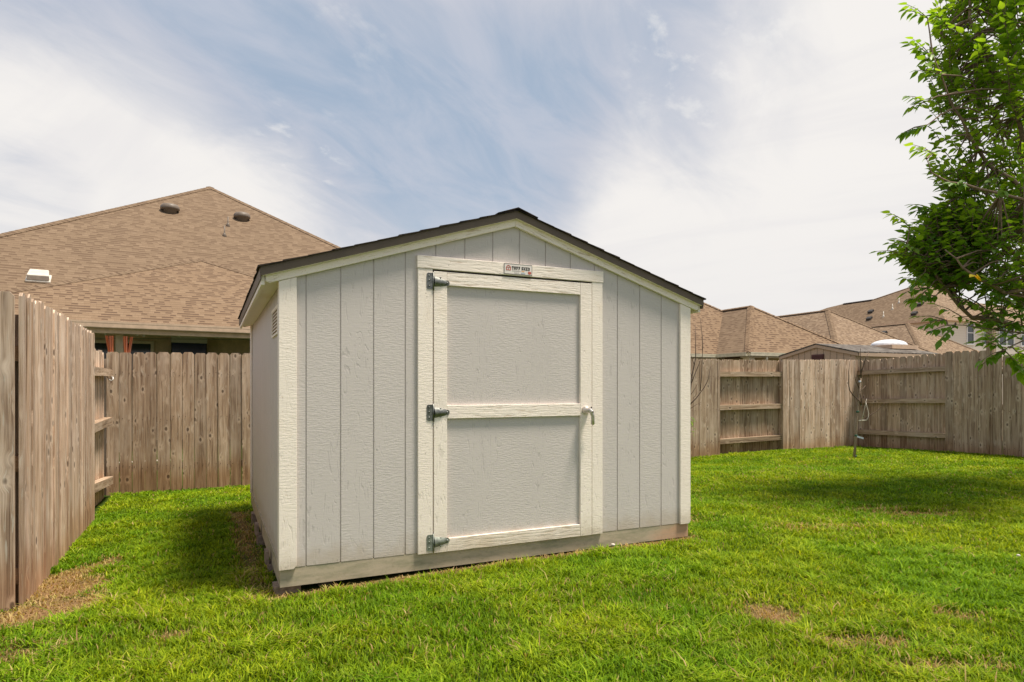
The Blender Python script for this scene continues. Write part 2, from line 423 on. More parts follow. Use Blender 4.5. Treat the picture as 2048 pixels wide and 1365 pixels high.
def thing(name, label, cat, loc=(0, 0, 0), rotz=0, group=None):
    o = bpy.data.objects.new(name, None); COL.objects.link(o); o.location = loc; o.rotation_euler = (0, 0, rotz)
    o.empty_display_size = .2
    return tag(o, label, cat, group)
def bevel(o, w=.002, seg=2):
    m = o.modifiers.new('bevel', 'BEVEL'); m.width = w; m.segments = seg; m.limit_method = 'ANGLE'; return o
def P(px, py, D):                          # a point of the place seen at that spot of the photo, D metres ahead
    return Vector(((px-1024)/1280*D, D, (773-py)/1280*D+H))
def ray_plane(px, py, p0, n):
    d = Vector(((px-1024)/1280, 1, (773-py)/1280)); o = Vector((0, 0, H))
    return o + d*((Vector(p0)-o).dot(n)/d.dot(n))

# ------------------------------------------------------------------ terrain
CT = np.array([(-1.37, 3.72, -.035), (-.5, 4.1, -.01), (.3, 4.45, .0), (.9, 4.7, .012), (1.45, 5.05, .01), (-2.87, 3.69, -.10), (-3.4, 4.9, -.11),
    (-4.12, 6.25, -.13), (-5.1, 8.1, -.19), (-3.6, 8.8, -.165), (7.2, 13.4, -.07), (5.3, 12.6, -.05), (3.2, 11.7, -.11), (8, 11.6, .0), (8.4, 10.6, .06),
    (0, 0, 0), (0, 2.6, 0), (2.5, 3, .02), (-2, 3, -.05), (-2.7, 6.5, -.10), (0, 8, -.08), (3, 8, .0), (5.8, 10.9, -.03), (6.5, 7, .0), (4.5, 5, .01),
    (-2.2, 5.2, -.07), (9, 8, .05), (-4.5, 2, -.1), (2.5, 6.2, .0)])
def gz(x, y):
    x = np.asarray(x, float); y = np.asarray(y, float)
    num = np.full(x.shape, -.05*1e-4); dn = np.full(x.shape, 1e-4)
    for cx, cy, cz in CT:
        k = np.exp(-((x-cx)**2+(y-cy)**2)/(2*1.0**2)); num = num+k*cz; dn = dn+k
    return num/dn
def vnoise(x, y, s, seed=0):
    r = np.random.RandomState(seed); T = r.rand(64, 64)
    X = x*s+13.7; Y = y*s+7.3; xi = np.floor(X).astype(int); yi = np.floor(Y).astype(int); fx = X-xi; fy = Y-yi
    fx = fx*fx*(3-2*fx); fy = fy*fy*(3-2*fy)
    a = T[xi % 64, yi % 64]; b = T[(xi+1) % 64, yi % 64]; c = T[xi % 64, (yi+1) % 64]; d = T[(xi+1) % 64, (yi+1) % 64]
    return (a*(1-fx)+b*fx)*(1-fy)+(c*(1-fx)+d*fx)*fy
TH = R(25.15); P0 = np.array([-1.3666, 3.77]); d0 = np.array([math.cos(TH), math.sin(TH)]); d1 = np.array([-math.sin(TH), math.cos(TH)])
def shed_ab(x, y): return (x-P0[0])*d0[0]+(y-P0[1])*d0[1], (x-P0[0])*d1[0]+(y-P0[1])*d1[1]
def gpt(px, py): D = 1280*H/(py-773); return ((px-1024)/1280*D, D)
PATCH = []
for px, py, rx, ry, s in ((60, 1200, .16, .30, 1.0), (95, 1150, .15, .30, 1.0), (130, 1190, .16, .20, .8), (10, 1290, .16, .10, .45), (1540, 1232, .14, .11, .95), (1570, 1252, .08, .06, .7), (1700, 1290, .13, .06, .55), (1785, 1300, .12, .05, .6),
        (1890, 1345, .16, .05, .6), (1820, 1030, .40, .12, .55), (1750, 1022, .25, .1, .4), (340, 1255, .10, .05, .55), (1360, 1040, .3, .15, .15), (1620, 1060, .5, .1, .25), (1910, 1240, .12, .08, .4)):
    gx, gy = gpt(px, py); PATCH.append((gx, gy, rx, ry, s))
PATCH += [(-2.78, 3.95, .15, .35, 1.0), (-2.98, 4.4, .09, .3, .8)]
def dryness(x, y):
    x = np.asarray(x, float); y = np.asarray(y, float)
    wob = .55+.9*vnoise(x, y, 7, 3); d = np.zeros(x.shape)
    for cx, cy, rx, ry, s in PATCH:
        q = np.sqrt(((x-cx)/rx)**2+((y-cy)/ry)**2)*wob
        d = np.maximum(d, s*np.clip(1.5-q, 0, 1))
    a, b = shed_ab(x, y)
    near_front = np.clip(1-np.abs(b+.03)/.09, 0, 1)*(a > -.1)*(a < 3.1)*.9
    left = np.clip(1-np.abs(a+.08+.06*vnoise(x, y, 5, 9))/.13, 0, 1)*(b > -.1)*(b < 3.2)*np.clip(.35+.25*b, 0, 1)
    return np.maximum(np.maximum(d, near_front), left)

xs = np.concatenate([np.array([-400, -150, -60, -30, -18, -12]), np.arange(-8, 11.01, .12), np.array([13, 18, 30, 60, 150, 400])])
ys = np.concatenate([np.array([-60, -20, -8, -3]), np.arange(-1, 15.01, .12), np.array([17, 22, 30, 50, 100, 250, 700])])
XX, YY = np.meshgrid(xs, ys); ZZ = gz(XX, YY)+.012*(vnoise(XX, YY, 3.1, 5)-.5)*((XX > -8)*(XX < 11)*(YY < 15)*(YY > -1))
ZZ = np.where((YY > 16) | (XX < -9) | (XX > 12) | (YY < -2), -.2, ZZ)
nx, ny = len(xs), len(ys)
me = bpy.data.meshes.new('lawn_ground')
me.from_pydata(np.stack([XX.ravel(), YY.ravel(), ZZ.ravel()], 1).tolist(), [], [(j*nx+i, j*nx+i+1, (j+1)*nx+i+1, (j+1)*nx+i) for j in range(ny-1) for i in range(nx-1)])
at = me.attributes.new('dry', 'FLOAT', 'POINT'); at.data.foreach_set('value', dryness(XX, YY).ravel().astype(np.float32))
me.polygons.foreach_set('use_smooth', [True]*len(me.polygons)); me.materials.append(MATS['soil_and_thatch'])
go = bpy.data.objects.new('ground', me); COL.objects.link(go); tag(go, kind='structure')

# ------------------------------------------------------------------ fences
def fence_board(mb, x, w, y, th, zb, zt, rng, side, ear=.028):
    """one dog-eared picket; side = +1 when its good face looks to +y"""
    lean = rng.uniform(-.006, .006); r = rng.random(); e = ear*rng.uniform(.8, 1.2)
    tw = rng.uniform(-.006, .006)
    pts = [(x, y-tw, zb), (x+w, y+tw, zb), (x+w+lean, y+tw, zt-e), (x+w-e*.85+lean, y+tw, zt), (x+e*.85+lean, y-tw, zt), (x+lean, y-tw, zt-e)]
    mb.prism(pts, (0, th, 0), r, (0, 0, 1))
def fence_panel(root, x0, x1, y, t0, t1, seed, mat, wmin=.133, wmax=.142, gap=.004, jit=.006, th=.017, ear=.028, ywob=.004, label=None, ragged=False):
    rng = random.Random(seed); mb = MB(); x = x0; M = root.matrix_basis
    while x < x1-.03:
        w = min(rng.uniform(wmin, wmax), x1-x); xm = x+w/2
        p = M @ Vector((xm, y, 0)); zb = float(gz(p.x, p.y))-.05
        zt = t0+(t1-t0)*(xm-x0)/(x1-x0)+rng.uniform(-jit, jit)
        fence_board(mb, x, w-gap*rng.uniform(.4, 1.5), y+rng.uniform(-ywob, ywob), th, zb, zt, rng, 1, ear)
        if y < -.05:
            for zn in (1.36, .78, .16):
                for fx in (.22, .75):
                    cx_, cz_ = x+w*(fx+rng.uniform(-.06, .06)), zn+rng.uniform(-.028, .028)
                    if cz_ < zt-.06: mb.prism([(cx_+.0045*math.cos(q*1.0472), y-.0005-.0065, cz_+.006*math.sin(q*1.0472)) for q in range(6)], (0, .004, 0), .5, (0, 0, 1), 1)
        x += w
    o = mb.build('board_panel', [mat, 'nail_rust'], root)
    if label: o['label'] = label
    return o
def rail(root, x0, x1, y0, y1, z0, z1, h, mat='fence_wood', seed=1, name='rail'):
    mb = MB(); L = x1-x0; n = 8; rng = random.Random(seed)
    mb.prism([(x0, y0, z0-h/2), (x1, y0, z1-h/2), (x1, y0, z1+h/2), (x0, y0, z0+h/2)], (0, y1-y0, 0), rng.random(), (1, 0, (z1-z0)/L))
    return mb.build(name, mat, root)
def post(root, x, y, z1, w=.09, mat='fence_wood_grey', seed=1):
    mb = MB(); p = root.matrix_basis @ Vector((x, y, 0)); mb.box(x-w/2, x+w/2, y-w/2, y+w/2, float(gz(p.x, p.y))-.2, z1, random.Random(seed).random())
    return mb.build('post', mat, root)

# back fence: from its right corner (7.2,13.4) to the left corner; local +x runs right, -y faces the yard
ang = math.atan2(.3912, .9203); BX, BY = 7.2-13.42*.9203, 13.4-13.42*.3912
bf = thing('wooden_fence', 'long weathered board fence running behind the shed to the corner with the thin sapling', 'fence', (BX, BY, 0), ang)
bpy.context.view_layer.update()
IN, OUT = -.075, .03                       # board planes on the yard side and on the far side of the rails
Lb = 13.42
fence_panel(bf, 0, 3.9, IN, 1.635, 1.675, 11, 'fence_wood', wmin=.139, wmax=.150, gap=.006, th=.018)
fence_panel(bf, 3.9, 5.9, OUT, 1.675, 1.68, 12, 'fence_wood')
fence_panel(bf, 5.9, 7.8, IN, 1.68, 1.69, 13, 'fence_wood')
fence_panel(bf, Lb-5.62, Lb-3.65, IN, 1.69, 1.705, 14, 'fence_wood_grey')
fence_panel(bf, Lb-3.65, Lb-2.06, OUT, 1.70, 1.715, 15, 'fence_wood')
fence_panel(bf, Lb-2.06, Lb-.02, IN, 1.725, 1.755, 16, 'fence_wood_silver')
for (a, b) in ((0, 3.9), (3.9, 5.9), (5.9, Lb-3.66)):
    for zc in (1.36, .78, .15): rail(bf, a, b, -.055, .028, zc, zc, .09, seed=int(a*7+zc*10))
for z0, z1 in ((1.425, 1.44), (.80, .815), (.165, .20)): rail(bf, Lb-3.65, Lb-2.06, -.055, .028, z0, z1, .092, seed=int(z0*30))
for z0 in (1.42, .8, .2): rail(bf, Lb-2.06, Lb-.1, -.055, .028, z0, z0, .09, seed=int(z0*31))
for x, zt in ((1.95, 1.55), (3.9, 1.6), (5.9, 1.6), (7.8, 1.6)): post(bf, x, .075, zt, seed=int(x*9))
post(bf, Lb-2.06, -.04, 1.725, .10, seed=5)

# right fence: from the corner toward the camera on the right; local +x from corner toward the viewer, yard on its -y side... 
rf = thing('wooden_fence', 'grey board fence along the right side with three rails showing and one tall post', 'fence', (7.2, 13.4, 0), math.atan2(-.9203, .3912))
bpy.context.view_layer.update()
# local +y points to the outside (.9203,.3912); yard is -y
fence_panel(rf, .0, 1.89, OUT, 1.735, 1.815, 21, 'fence_wood_grey', label='recessed grey boards behind the three rails')
fence_panel(rf, 1.89, 2.60, IN, 1.835, 1.82, 22, 'fence_wood_grey', wmin=.136, wmax=.15)
fence_panel(rf, 2.69, 5.2, IN, 1.725, 1.70, 23, 'fence_wood_grey', wmin=.136, wmax=.15)
fence_panel(rf, 5.2, 7.6, OUT, 1.70, 1.70, 24, 'fence_wood_grey')
for z0, z1 in ((1.48, 1.52), (.89, .938), (.255, .30)): rail(rf, .03, 1.89, -.055, .028, z0, z1, .088, 'fence_wood_grey', seed=int(z0*40))
for z0 in (1.45, .85, .25): rail(rf, 1.89, 7.6, -.055, .028, z0, z0, .088, 'fence_wood_grey', seed=int(z0*41))
post(rf, 2.645, -.04, 2.275, .10, 'fence_wood', seed=3)
post(rf, 0, .06, 1.6, seed=8); post(rf, 5.2, .075, 1.6, seed=9)

# left fence: from the near corner (-2.87,3.69) back to the left end of the back fence
lx, ly = -.4388, .8986
lf = thing('wooden_fence', 'silvery weathered board fence close on the left running back toward the house', 'fence', (-2.845, 3.69, 0), math.atan2(ly, lx))
bpy.context.view_layer.update()
# local +x runs away from the viewer, yard is -y
fence_panel(lf, 0.0, 2.85, -.018, 1.748, 1.715, 31, 'fence_wood_silver', wmin=.115, wmax=.142, gap=.0035, jit=.008, ywob=.006, th=.018, ear=.024)
fence_panel(lf, 2.86, 4.78, .125, 1.60, 1.625, 32, 'fence_wood_silver', jit=.012)
for a, z0, z1 in ((0, 1.39, 1.39), (0, .75, .75), (0, .1, .1)): rail(lf, .02, 2.84, .004, .09, z0, z1, .09, 'fence_wood', seed=int(z0*50))
for z0, z1 in ((1.352, 1.37), (.768, .77), (.18, .03)): rail(lf, 2.84, 4.80, .03, .121, z0, z1, .092, 'fence_wood', seed=int(z0*51))
post(lf, 2.84, .19, 1.45, seed=12); post(lf, .13, .055, 1.62, seed=13)
post(bf, -.055, .03, 1.55, seed=14)
# short run turning left out of the frame at the near end
tf = thing('wooden_fence', 'wide knotty board at the far left edge facing the viewer', 'fence', (-2.832, 3.675, 0), math.atan2(.4388, .8986))
bpy.context.view_layer.update()
fence_panel(tf, -1.7, -.012, -.01, 1.75, 1.735, 41, 'fence_wood_silver', wmin=.139, wmax=.142)
for z0 in (1.39, .75, .1): rail(tf, -1.7, -.03, .012, .05, z0, z0, .09, 'fence_wood', seed=int(z0*60))

# white wire hook on the top rail by the left corner
mb = MB(); mb.tube([P(213, 744, 7.85), P(213.5, 751, 7.84), P(216, 757, 7.8), P(220, 761, 7.76), P(224, 761.5, 7.75), P(226.5, 758, 7.76), P(226, 755, 7.78), P(223, 754.5, 7.8)], .0065, 8)
tag(mb.build('wire_hook', 'white_plastic'), 'small white curved wire hanging on the fence corner by the rail end', 'hook')

# ------------------------------------------------------------------ the shed
W, DP, APX = 3.05, 3.05, 2.298
SL = .313
def zl(a): return APX-SL*abs(a-W/2)
shed = thing('garden_shed', 'light grey garden shed with cream trim, a single door and a dark low gabled roof', 'shed', (P0[0], P0[1], 0), TH)
ZB = .125
DA0, DA1, DTOP = .934, 2.146, 1.962
grooves = [.147+.2029*k for k in range(15)]
rs = random.Random(5)
def wallpoly(a0, a1, zb):                   # piece of gable wall from a0 to a1 above zb
    pts = [(a0, zb), (a1, zb), (a1, zl(a1)+.03)]
    if a0 < W/2 < a1: pts.append((W/2, zl(W/2)+.03))
    pts.append((a0, zl(a0)+.03)); return pts
def gable(name, yb, sgn, opening, parent=shed):
    mb = MB(); edges = [0.012]+grooves+[W-.012]
    for i in range(len(edges)-1):
        a0, a1 = edges[i]+.004, edges[i+1]-.004
        r = rs.random()
        segs = [(a0, a1, ZB)]
        if opening:
            if a0 >= DA0 and a1 <= DA1: segs = [(a0, a1, DTOP)]
            elif a0 < DA0 < a1: segs = [(a0, DA0, ZB), (DA0, a1, DTOP)]
            elif a0 < DA1 < a1: segs = [(a0, DA1, DTOP), (DA1, a1, ZB)]
        for (s0, s1, zb) in segs: mb.prism([(a, yb, z) for a, z in wallpoly(s0, s1, zb)], (0, sgn*.0055, 0), r)
    segs = [(.012, W-.012, ZB)] if not opening else [(.012, DA0, ZB), (DA0, DA1, DTOP), (DA1, W-.012, ZB)]
    for (s0, s1, zb) in segs: mb.prism([(a, yb+sgn*.0056, z) for a, z in wallpoly(s0, s1, zb+.003)], (0, sgn*.08, 0), .5)
    return mb.build(name, 'siding_grey', parent)
gable('front_wall', 0, 1, True); gable('back_wall', DP, -1, False)
def sidewall(name, xa, sgn):
    mb = MB(); zt = zl(0)+.02
    gs = [.0]+[.12+.2029*k for k in range(15)]+[DP]
    for i in range(len(gs)-1):
        b0, b1 = max(gs[i]+.003, .012), min(gs[i+1]-.003, DP-.012)
        if b1-b0 < .01: continue
        mb.prism([(xa, b0, ZB), (xa, b1, ZB), (xa, b1, zt), (xa, b0, zt)], (sgn*.0055, 0, 0), rs.random())
    mb.prism([(xa+sgn*.0056, .09, ZB+.003), (xa+sgn*.0056, DP-.09, ZB+.003), (xa+sgn*.0056, DP-.09, zt), (xa+sgn*.0056, .09, zt)], (sgn*.08, 0, 0), .5)
    return mb.build(name, 'siding_grey', shed)
sidewall('side_wall', 0.012, 1); sidewall('side_wall', W-.012, -1)
# corner trim, each an L of two boards
for ax, sx in ((0, 1), (W, -1)):
    for by, sy in ((0, 1), (DP, -1)):
        mb = MB(); a0, a1 = sorted((ax-sx*.008, ax+sx*.092)); b0, b1 = sorted((by-sy*.0195, by-sy*.001))
        zt = zl(ax+sx*.045)-.003
        lo = .1175
        x0, x1 = a0, a1
        mb.prism([(x0, b0, lo+.0), (x0+.01, b0, lo-.0), (x1-.018, b0, lo), (x1, b0, lo+.018), (x1, b0, zl(x1 if sx > 0 else x1)-.002), (x0, b0, zl(x0)-.002)], (0, b1-b0, 0), rs.random())
        s0, s1 = sorted((ax-sx*.008, ax+sx*.011)); c0, c1 = sorted((by+sy*.0, by+sy*.062))
        mb.box(s0, s1, c0, c1, lo+.004, zl(0)-.0, rs.random())
        bevel(mb.build('corner_trim', 'trim_cream', shed))
# skirt (rim boards) 
mb = MB(); mb.box(.0, W, .002, .042, .012, ZB-.001, .4, (1, 0, 0)); mb.build('base_rim', 'skirt_board', shed)
mb = MB(); mb.box(.0, .04, .043, DP-.043, .012, ZB-.001, .2, (0, 1, 0)); mb.build('base_rim', 'skirt_board', shed)
mb = MB(); mb.box(W-.04, W, .043, DP-.043, .012, ZB-.001, .6, (0, 1, 0)); mb.build('base_rim', 'skirt_board', shed)
mb = MB(); mb.box(.0, W, DP-.042, DP-.002, .012, ZB-.001, .8, (1, 0, 0)); mb.build('base_rim', 'skirt_board', shed)
mb = MB(); mb.box(.045, W-.045, .045, DP-.045, .06, ZB+.02, .5, (1, 0, 0)); mb.build('floor', 'raw_lumber', shed)
# roof
EV = .105; F0, F1 = -.048, DP+.048
roof = MB()
for s in (-1, 1):
    c = W/2
    def q(t, dz): a = c+s*t; return (a, F0, APX-SL*t+dz)
    roof.prism([q(0, .056), q(c+EV, .056), q(c+EV, .098), q(0, .098)], (0, F1-F0, 0), .5)
ro = roof.build('roof', 'raw_lumber', shed)
sh = MB(); CO = .143; rg = random.Random(8); n = int((W/2+EV+.02)/(CO*.954))+1
for s in (-1, 1):
    t1 = W/2+EV+.018
    for k in range(n):
        ta, tb = t1-k*CO*.954, max(t1-(k+1)*CO*.954-.02, 0.0)
        if ta < .03: break
        y = F0-.022
        while y < F1+.022:
            wy = min(rg.uniform(.12, .32), F1+.022-y); thick = rg.choice((.004, .008)) 
            if y+wy > F1-.03: wy = F1+.022-y
            za, zb_ = APX-SL*ta+.099, APX-SL*tb+.099
            a0, a1 = W/2+s*ta, W/2+s*tb
            e = rg.uniform(-.004, .004)
            sh.prism([(a0+e, y, za+.002), (a1, y, zb_+.0005), (a1, y, zb_+.0045), (a0+e, y, za+.004+thick)], (0, wy-.003, 0), rg.random(), (1, 0, 0))
            y += wy
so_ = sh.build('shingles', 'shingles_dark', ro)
cp_ = MB(); y = F0-.025
while y < F1:
    for s in (-1, 1):
        t = .15; cp_.prism([(W/2, y, APX+.112), (W/2+s*t, y, APX-SL*t+.109), (W/2+s*t, y, APX-SL*t+.115), (W/2, y, APX+.120)], (0, .2, 0), rg.random(), (1, 0, 0))
    y += .14
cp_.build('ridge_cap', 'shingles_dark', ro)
# rakes: cream board on the wall, brown drip flashing above it, front and back
for yb, sy, nm in ((0, -1, 'front'), (DP, 1, 'back')):
    for s in (-1, 1):
        mb = MB(); c = W/2
        def q(t, dz): return (c+s*t, yb+sy*.001, APX-SL*t+dz)
        te = c+.082
        mb.prism([q(.0005, 0), q(te-.02, 0), q(te, .016), q(te, .0545), q(.0005, .0545)], (0, sy*.024, 0), rs.random(), (s, 0, -SL))
        bevel(mb.build('rake_board', 'trim_grain', ro))
        mb = MB()
        def q(t, dz): return (c+s*t, yb+sy*.0485, APX-SL*t+dz)
        te = c+EV+.004
        mb.prism([q(.0003, .050), q(te, .050), q(te, .101), q(.0003, .101)], (0, sy*.006, 0), .5, (s, 0, -SL)); mb.build('drip_flashing', 'fascia_brown', ro)
        mb = MB()
        def q(t, dz): return (c+s*t, yb+sy*.0255, APX-SL*t+dz)
        mb.prism([q(.0003, .047), q(te-.01, .047), q(te-.01, .0555), q(.0003, .0555)], (0, sy*.023, 0), .5, (s, 0, -SL)); mb.build('rake_soffit', 'trim_cream', ro)
# eaves
for s in (-1, 1):
    c = W/2; t0, t1 = c-.012+.002, c+EV
    zf = APX-SL*t1
    mb = MB()
    ax = [c+s*(t0), c+s*(t1-.02)]
    a0, a1 = sorted(ax)
    mb.box(a0, a1, .0+.027-.027, DP, zl(0)-.006, zl(0)+.004, .3, (0, 1, 0)); mb.build('soffit', 'trim_cream', ro)
    a0, a1 = sorted((c+s*(t1-.0195), c+s*t1)); mb = MB(); mb.box(a0, a1, -.02, DP+.02, zf+.0, zf+.055, .6, (0, 1, 0)); bevel(mb.build('fascia_board', 'trim_cream', ro))
    a0, a1 = sorted((c+s*(t1+.0005), c+s*(t1+.007))); mb = MB(); mb.box(a0, a1, F0, F1, zf+.028, zf+.098, .6, (0, 1, 0)); mb.build('eave_flashing', 'fascia_brown', ro)
# door frame trim
for a0, a1 in ((.8345, .9335), (2.1465, 2.236)):
    mb = MB(); mb.box(a0, a1, -.0195, -.001, ZB-.007, 1.9595, rs.random()); bevel(mb.build('door_jamb', 'trim_cream', shed))
mb = MB(); mb.box(.829, 2.242, -.0235, -.001, 1.9605, 2.043, .35, (1, 0, 0)); bevel(mb.build('door_header', 'trim_grain', shed), .003)
# door
D0a, D1a, DZ0, DZ1 = .9405, 2.1425, ZB-.008, 1.948
mb = MB(); mb.box(D0a, D1a, .0005, .03, DZ0, DZ1, .77); door = mb.build('door', 'siding_grey', shed)
for a0, a1 in ((D0a, 1.031), (2.047, D1a)):
    mb = MB(); mb.box(a0, a1, -.0205, -.0, DZ0, DZ1, rs.random()); bevel(mb.build('stile', 'trim_cream', door))
for z0, z1 in ((1.861, DZ1), (.988, 1.0745), (DZ0, .203)):
    mb = MB(); mb.box(1.0318, 2.0462, -.0195, -.0, z0, z1, rs.random(), (1, 0, 0)); bevel(mb.build('door_rail', 'trim_grain', door))
def hinge(zc, mat, tilt):
    mb = MB(); y0 = -.0195
    a0, a1, hh = .892, .932, .053
    prof = []
    for cx, cz, s0 in ((a0+.013, zc+hh-.013, 90), (a0+.013, zc-hh+.013, 180)):
        for k in range(5): t = R(s0+k*22.5); prof.append((cx+.013*math.cos(t), y0, cz+.013*math.sin(t)))
    prof += [(a1, y0, zc-hh), (a1, y0, zc+hh)]
    mb.prism(prof, (0, -.0035, 0), .5, mi=0)
    mb.tube([(.937, y0-.004, zc-hh-.004), (.937, y0-.004, zc+hh+.004)], .0052, 10)
    for k in (-.6, .1, .65): mb.lathe((.908, y0-.0035, zc+hh*k), [(.006, 0), (.006, .0015), (.003, .003)], (0, -1, 0), 10)
    # strap: a hollow tapering blade with a round tip
    vs = []; fs = []; N = 9; K = 7; y1 = -.0208
    for i in range(N):
        t = i/(N-1); a = .943+t*.085; hw = .0165+.0185*(1-t)**.8; hgt = .013*(1-t)**.7+.003
        zc2 = zc+tilt*t*.012
        for k in range(K):
            s = -1+2*k/(K-1); vs.append((a, y1-hgt*math.cos(s*math.pi/2)**.8-.0012, zc2+s*hw))
    for i in range(N-1):
        for k in range(K-1):
            b = i*K+k; fs.append([b, b+K, b+K+1, b+1])
    mb.faces(vs, fs, .5, (1, 0, 0), 0, True)
    mb.prism([(.940, y1, zc-.0355), (1.03, y1, zc-.0165+tilt*.012), (1.03, y1, zc+.0165+tilt*.012), (.940, y1, zc+.0355)], (0, -.0022, 0), .5)
    tip = [(1.030+.0175*math.cos(R(t)), y1, zc+tilt*.012+.0175*math.sin(R(t))) for t in range(-90, 91, 20)]
    mb.prism(tip, (0, -.003, 0), .5)
    mb.lathe((1.031, y1-.003, zc+tilt*.012), [(.0075, 0), (.007, .003), (.003, .006)], (0, -1, 0), 12)
    for zq in (-.026, .026): mb.lathe((.985, y1-.002, zc+zq), [(.006, 0), (.005, .004)], (0, -1, 0), 10)
    return mb.build('hinge', mat, door)
hinge(1.881, 'steel', -.6); hinge(1.029, 'steel', 0); hinge(.187, 'steel_dull', .4)
# lever handle on its round rose
mb = MB(); c = (2.088, -.0207, 1.028)
mb.lathe(c, [(.031, 0), (.031, .010), (.027, .022), (.019, .032), (.016, .052), (.014, .058)], (0, -1, 0), 20)
mb.tube([(2.088, -.070, 1.040), (2.094, -.078, 1.030), (2.103, -.084, 1.010), (2.110, -.085, .985), (2.114, -.080, .955), (2.116, -.074, .930), (2.116, -.070, .922)], [.014, .0165, .0165, .0125, .0135, .014, .008], 12)
mb.lathe((2.100, -.094, 1.018), [(.010, 0), (.009, .006), (.006, .007)], (0, -1, 0), 12)
hd = mb.build('handle', 'satin_nickel', door)
mb = MB(); mb.lathe((2.100, -.1012, 1.018), [(.0052, 0), (.0052, .0006)], (0, -1, 0), 10); mb.lathe((2.0965, -.0865, 1.047), [(.0065, 0), (.006, .004)], (-.1, -1, .3), 10)
mb.build('keyhole', 'drip_dark', hd)
# louvred vent on the left wall
mb = MB(); b0, b1, z0, z1 = .19, .62, 1.525, 1.705
for (p, q_, r_, s_) in ((b0, b1, z1-.014, z1), (b0, b1, z0, z0+.014), (b0, b0+.014, z0+.0142, z1-.0142), (b1-.014, b1, z0+.0142, z1-.0142)):
    mb.prism([(.0115, p, r_), (.0115, q_, r_), (.0115, q_, s_), (.0115, p, s_)], (-.010, 0, 0), .5)
vent = mb.build('vent', 'trim_cream', shed)
mb = MB()
for i in range(7):
    zc = z0+.025+i*.0215
    for (p, q_) in ((b0+.018, b0+.145), (b0+.152, b0+.279), (b0+.286, b1-.018)):
        mb.prism([(.0085, p, zc+.0165), (.0085, q_, zc+.0165), (.0015, q_, zc+.001), (.0015, p, zc+.001)], (-.0015, 0, -.0015), .5)
mb.build('louvre', 'trim_cream', vent)
mb = MB(); mb.prism([(.0112, b0+.015, z0+.015), (.0112, b1-.015, z0+.015), (.0112, b1-.015, z1-.015), (.0112, b0+.015, z1-.015)], (-.0012, 0, 0), .5); mb.build('screen', 'soffit_tan', vent)
# maker's plate on the header
SA0, SA1, SZ0, SZ1 = 1.4386, 1.6515, 1.968, 2.040
y0 = -.0237
mb = MB(); mb.box(SA0, SA1, y0-.003, y0, SZ0, SZ1, .5); sign = mb.build('sign_plate', 'sign_white', shed)
yf = y0-.0033
mb = MB()
for (a, b, c_, d) in ((SA0, SA1, SZ1-.0022, SZ1), (SA0, SA1, SZ0, SZ0+.0022), (SA0, SA0+.0022, SZ0+.0022, SZ1-.0022), (SA1-.0022, SA1, SZ0+.0022, SZ1-.0022)):
    mb.box(a, b, yf-.0008, yf, c_, d)
mb.build('border', 'sign_black', sign)
FONT = {'T': ['11111', '11111', '10101', '00100', '00100', '00100', '01110'], 'U': ['11011', '11011', '11011', '11011', '11011', '11011', '01110'],
        'F': ['11111', '11111', '01100', '01110', '01110', '01100', '11100'], 'S': ['01111', '11011', '11000', '01110', '00011', '11011', '11110'],
        'H': ['11011', '11011', '01010', '01110', '01110', '11011', '11011'], 'E': ['11111', '01101', '01100', '01110', '01100', '01101', '11111'], 'D': ['11110', '11011', '01011', '01011', '01011', '11011', '11110']}
mb = MB(); cx = SA0+.057; cw = .00282; ch = .0031; zt = SZ1-.0175
for chh in 'TUFF SHED':
    if chh == ' ': cx += cw*2.6; continue
    for j, row in enumerate(FONT[chh]):
        i = 0
        while i < 5:
            if row[i] == '1':
                k = i
                while k < 5 and row[k] == '1': k += 1
                mb.box(cx+i*cw, cx+k*cw, yf-.0008, yf, zt-(j+1)*ch, zt-j*ch); i = k
            else: i += 1
    cx += cw*5.9
mb.build('lettering', 'sign_black', sign)
mb = MB(); ex, ez = SA0+.032, SZ1-.030
def ring(pts_o, pts_i):
    n_ = len(pts_o)
    for i in range(n_):
        j = (i+1) % n_; mb.prism([(ex+pts_o[i][0], yf, ez+pts_o[i][1]), (ex+pts_o[j][0], yf, ez+pts_o[j][1]), (ex+pts_i[j][0], yf, ez+pts_i[j][1]), (ex+pts_i[i][0], yf, ez+pts_i[i][1])], (0, -.0008, 0))
ob = [(-.018, -.017), (.018, -.017), (.019, .002), (.012, .014), (0, .019), (-.012, .014), (-.019, .002)]
ring(ob, [(x_*.72, z_*.72) for x_, z_ in ob])
mb.box(ex-.0018, ex+.0018, yf-.0008, yf, ez-.012, ez+.002); mb.box(ex-.012, ex+.012, yf-.0009, yf, ez+.001, ez+.004)
mb.build('barn_emblem', 'sign_red', sign)
mb = MB(); bx_, bz_ = SA1-.020, SZ0+.016
mb.prism([(bx_-.012, yf, bz_+.008), (bx_, yf, bz_+.011), (bx_+.012, yf, bz_+.008), (bx_+.013, yf, bz_-.004), (bx_, yf, bz_-.011), (bx_-.013, yf, bz_-.004)], (0, -.0008, 0)); mb.build('badge', 'sign_red', sign)
mb = MB(); mb.box(SA0+.131, SA0+.153, yf-.0008, yf, SZ0+.0215, SZ0+.026); mb.build('orange_line', 'sign_orange', sign)
mb = MB(); mb.box(SA0+.127, SA0+.160, yf-.0008, yf, SZ0+.008, SZ0+.012); mb.build('blue_line', 'sign_blue', sign)
mb = MB()
for k in range(14): mb.box(SA0+.060+k*.0046, SA0+.0632+k*.0046, yf-.0008, yf, SZ0+.022, SZ0+.0255)
for k in range(8): mb.box(SA0+.076+k*.0046, SA0+.0792+k*.0046, yf-.0008, yf, SZ0+.0095, SZ0+.0125)
mb.build('small_print', 'sign_grey', sign)

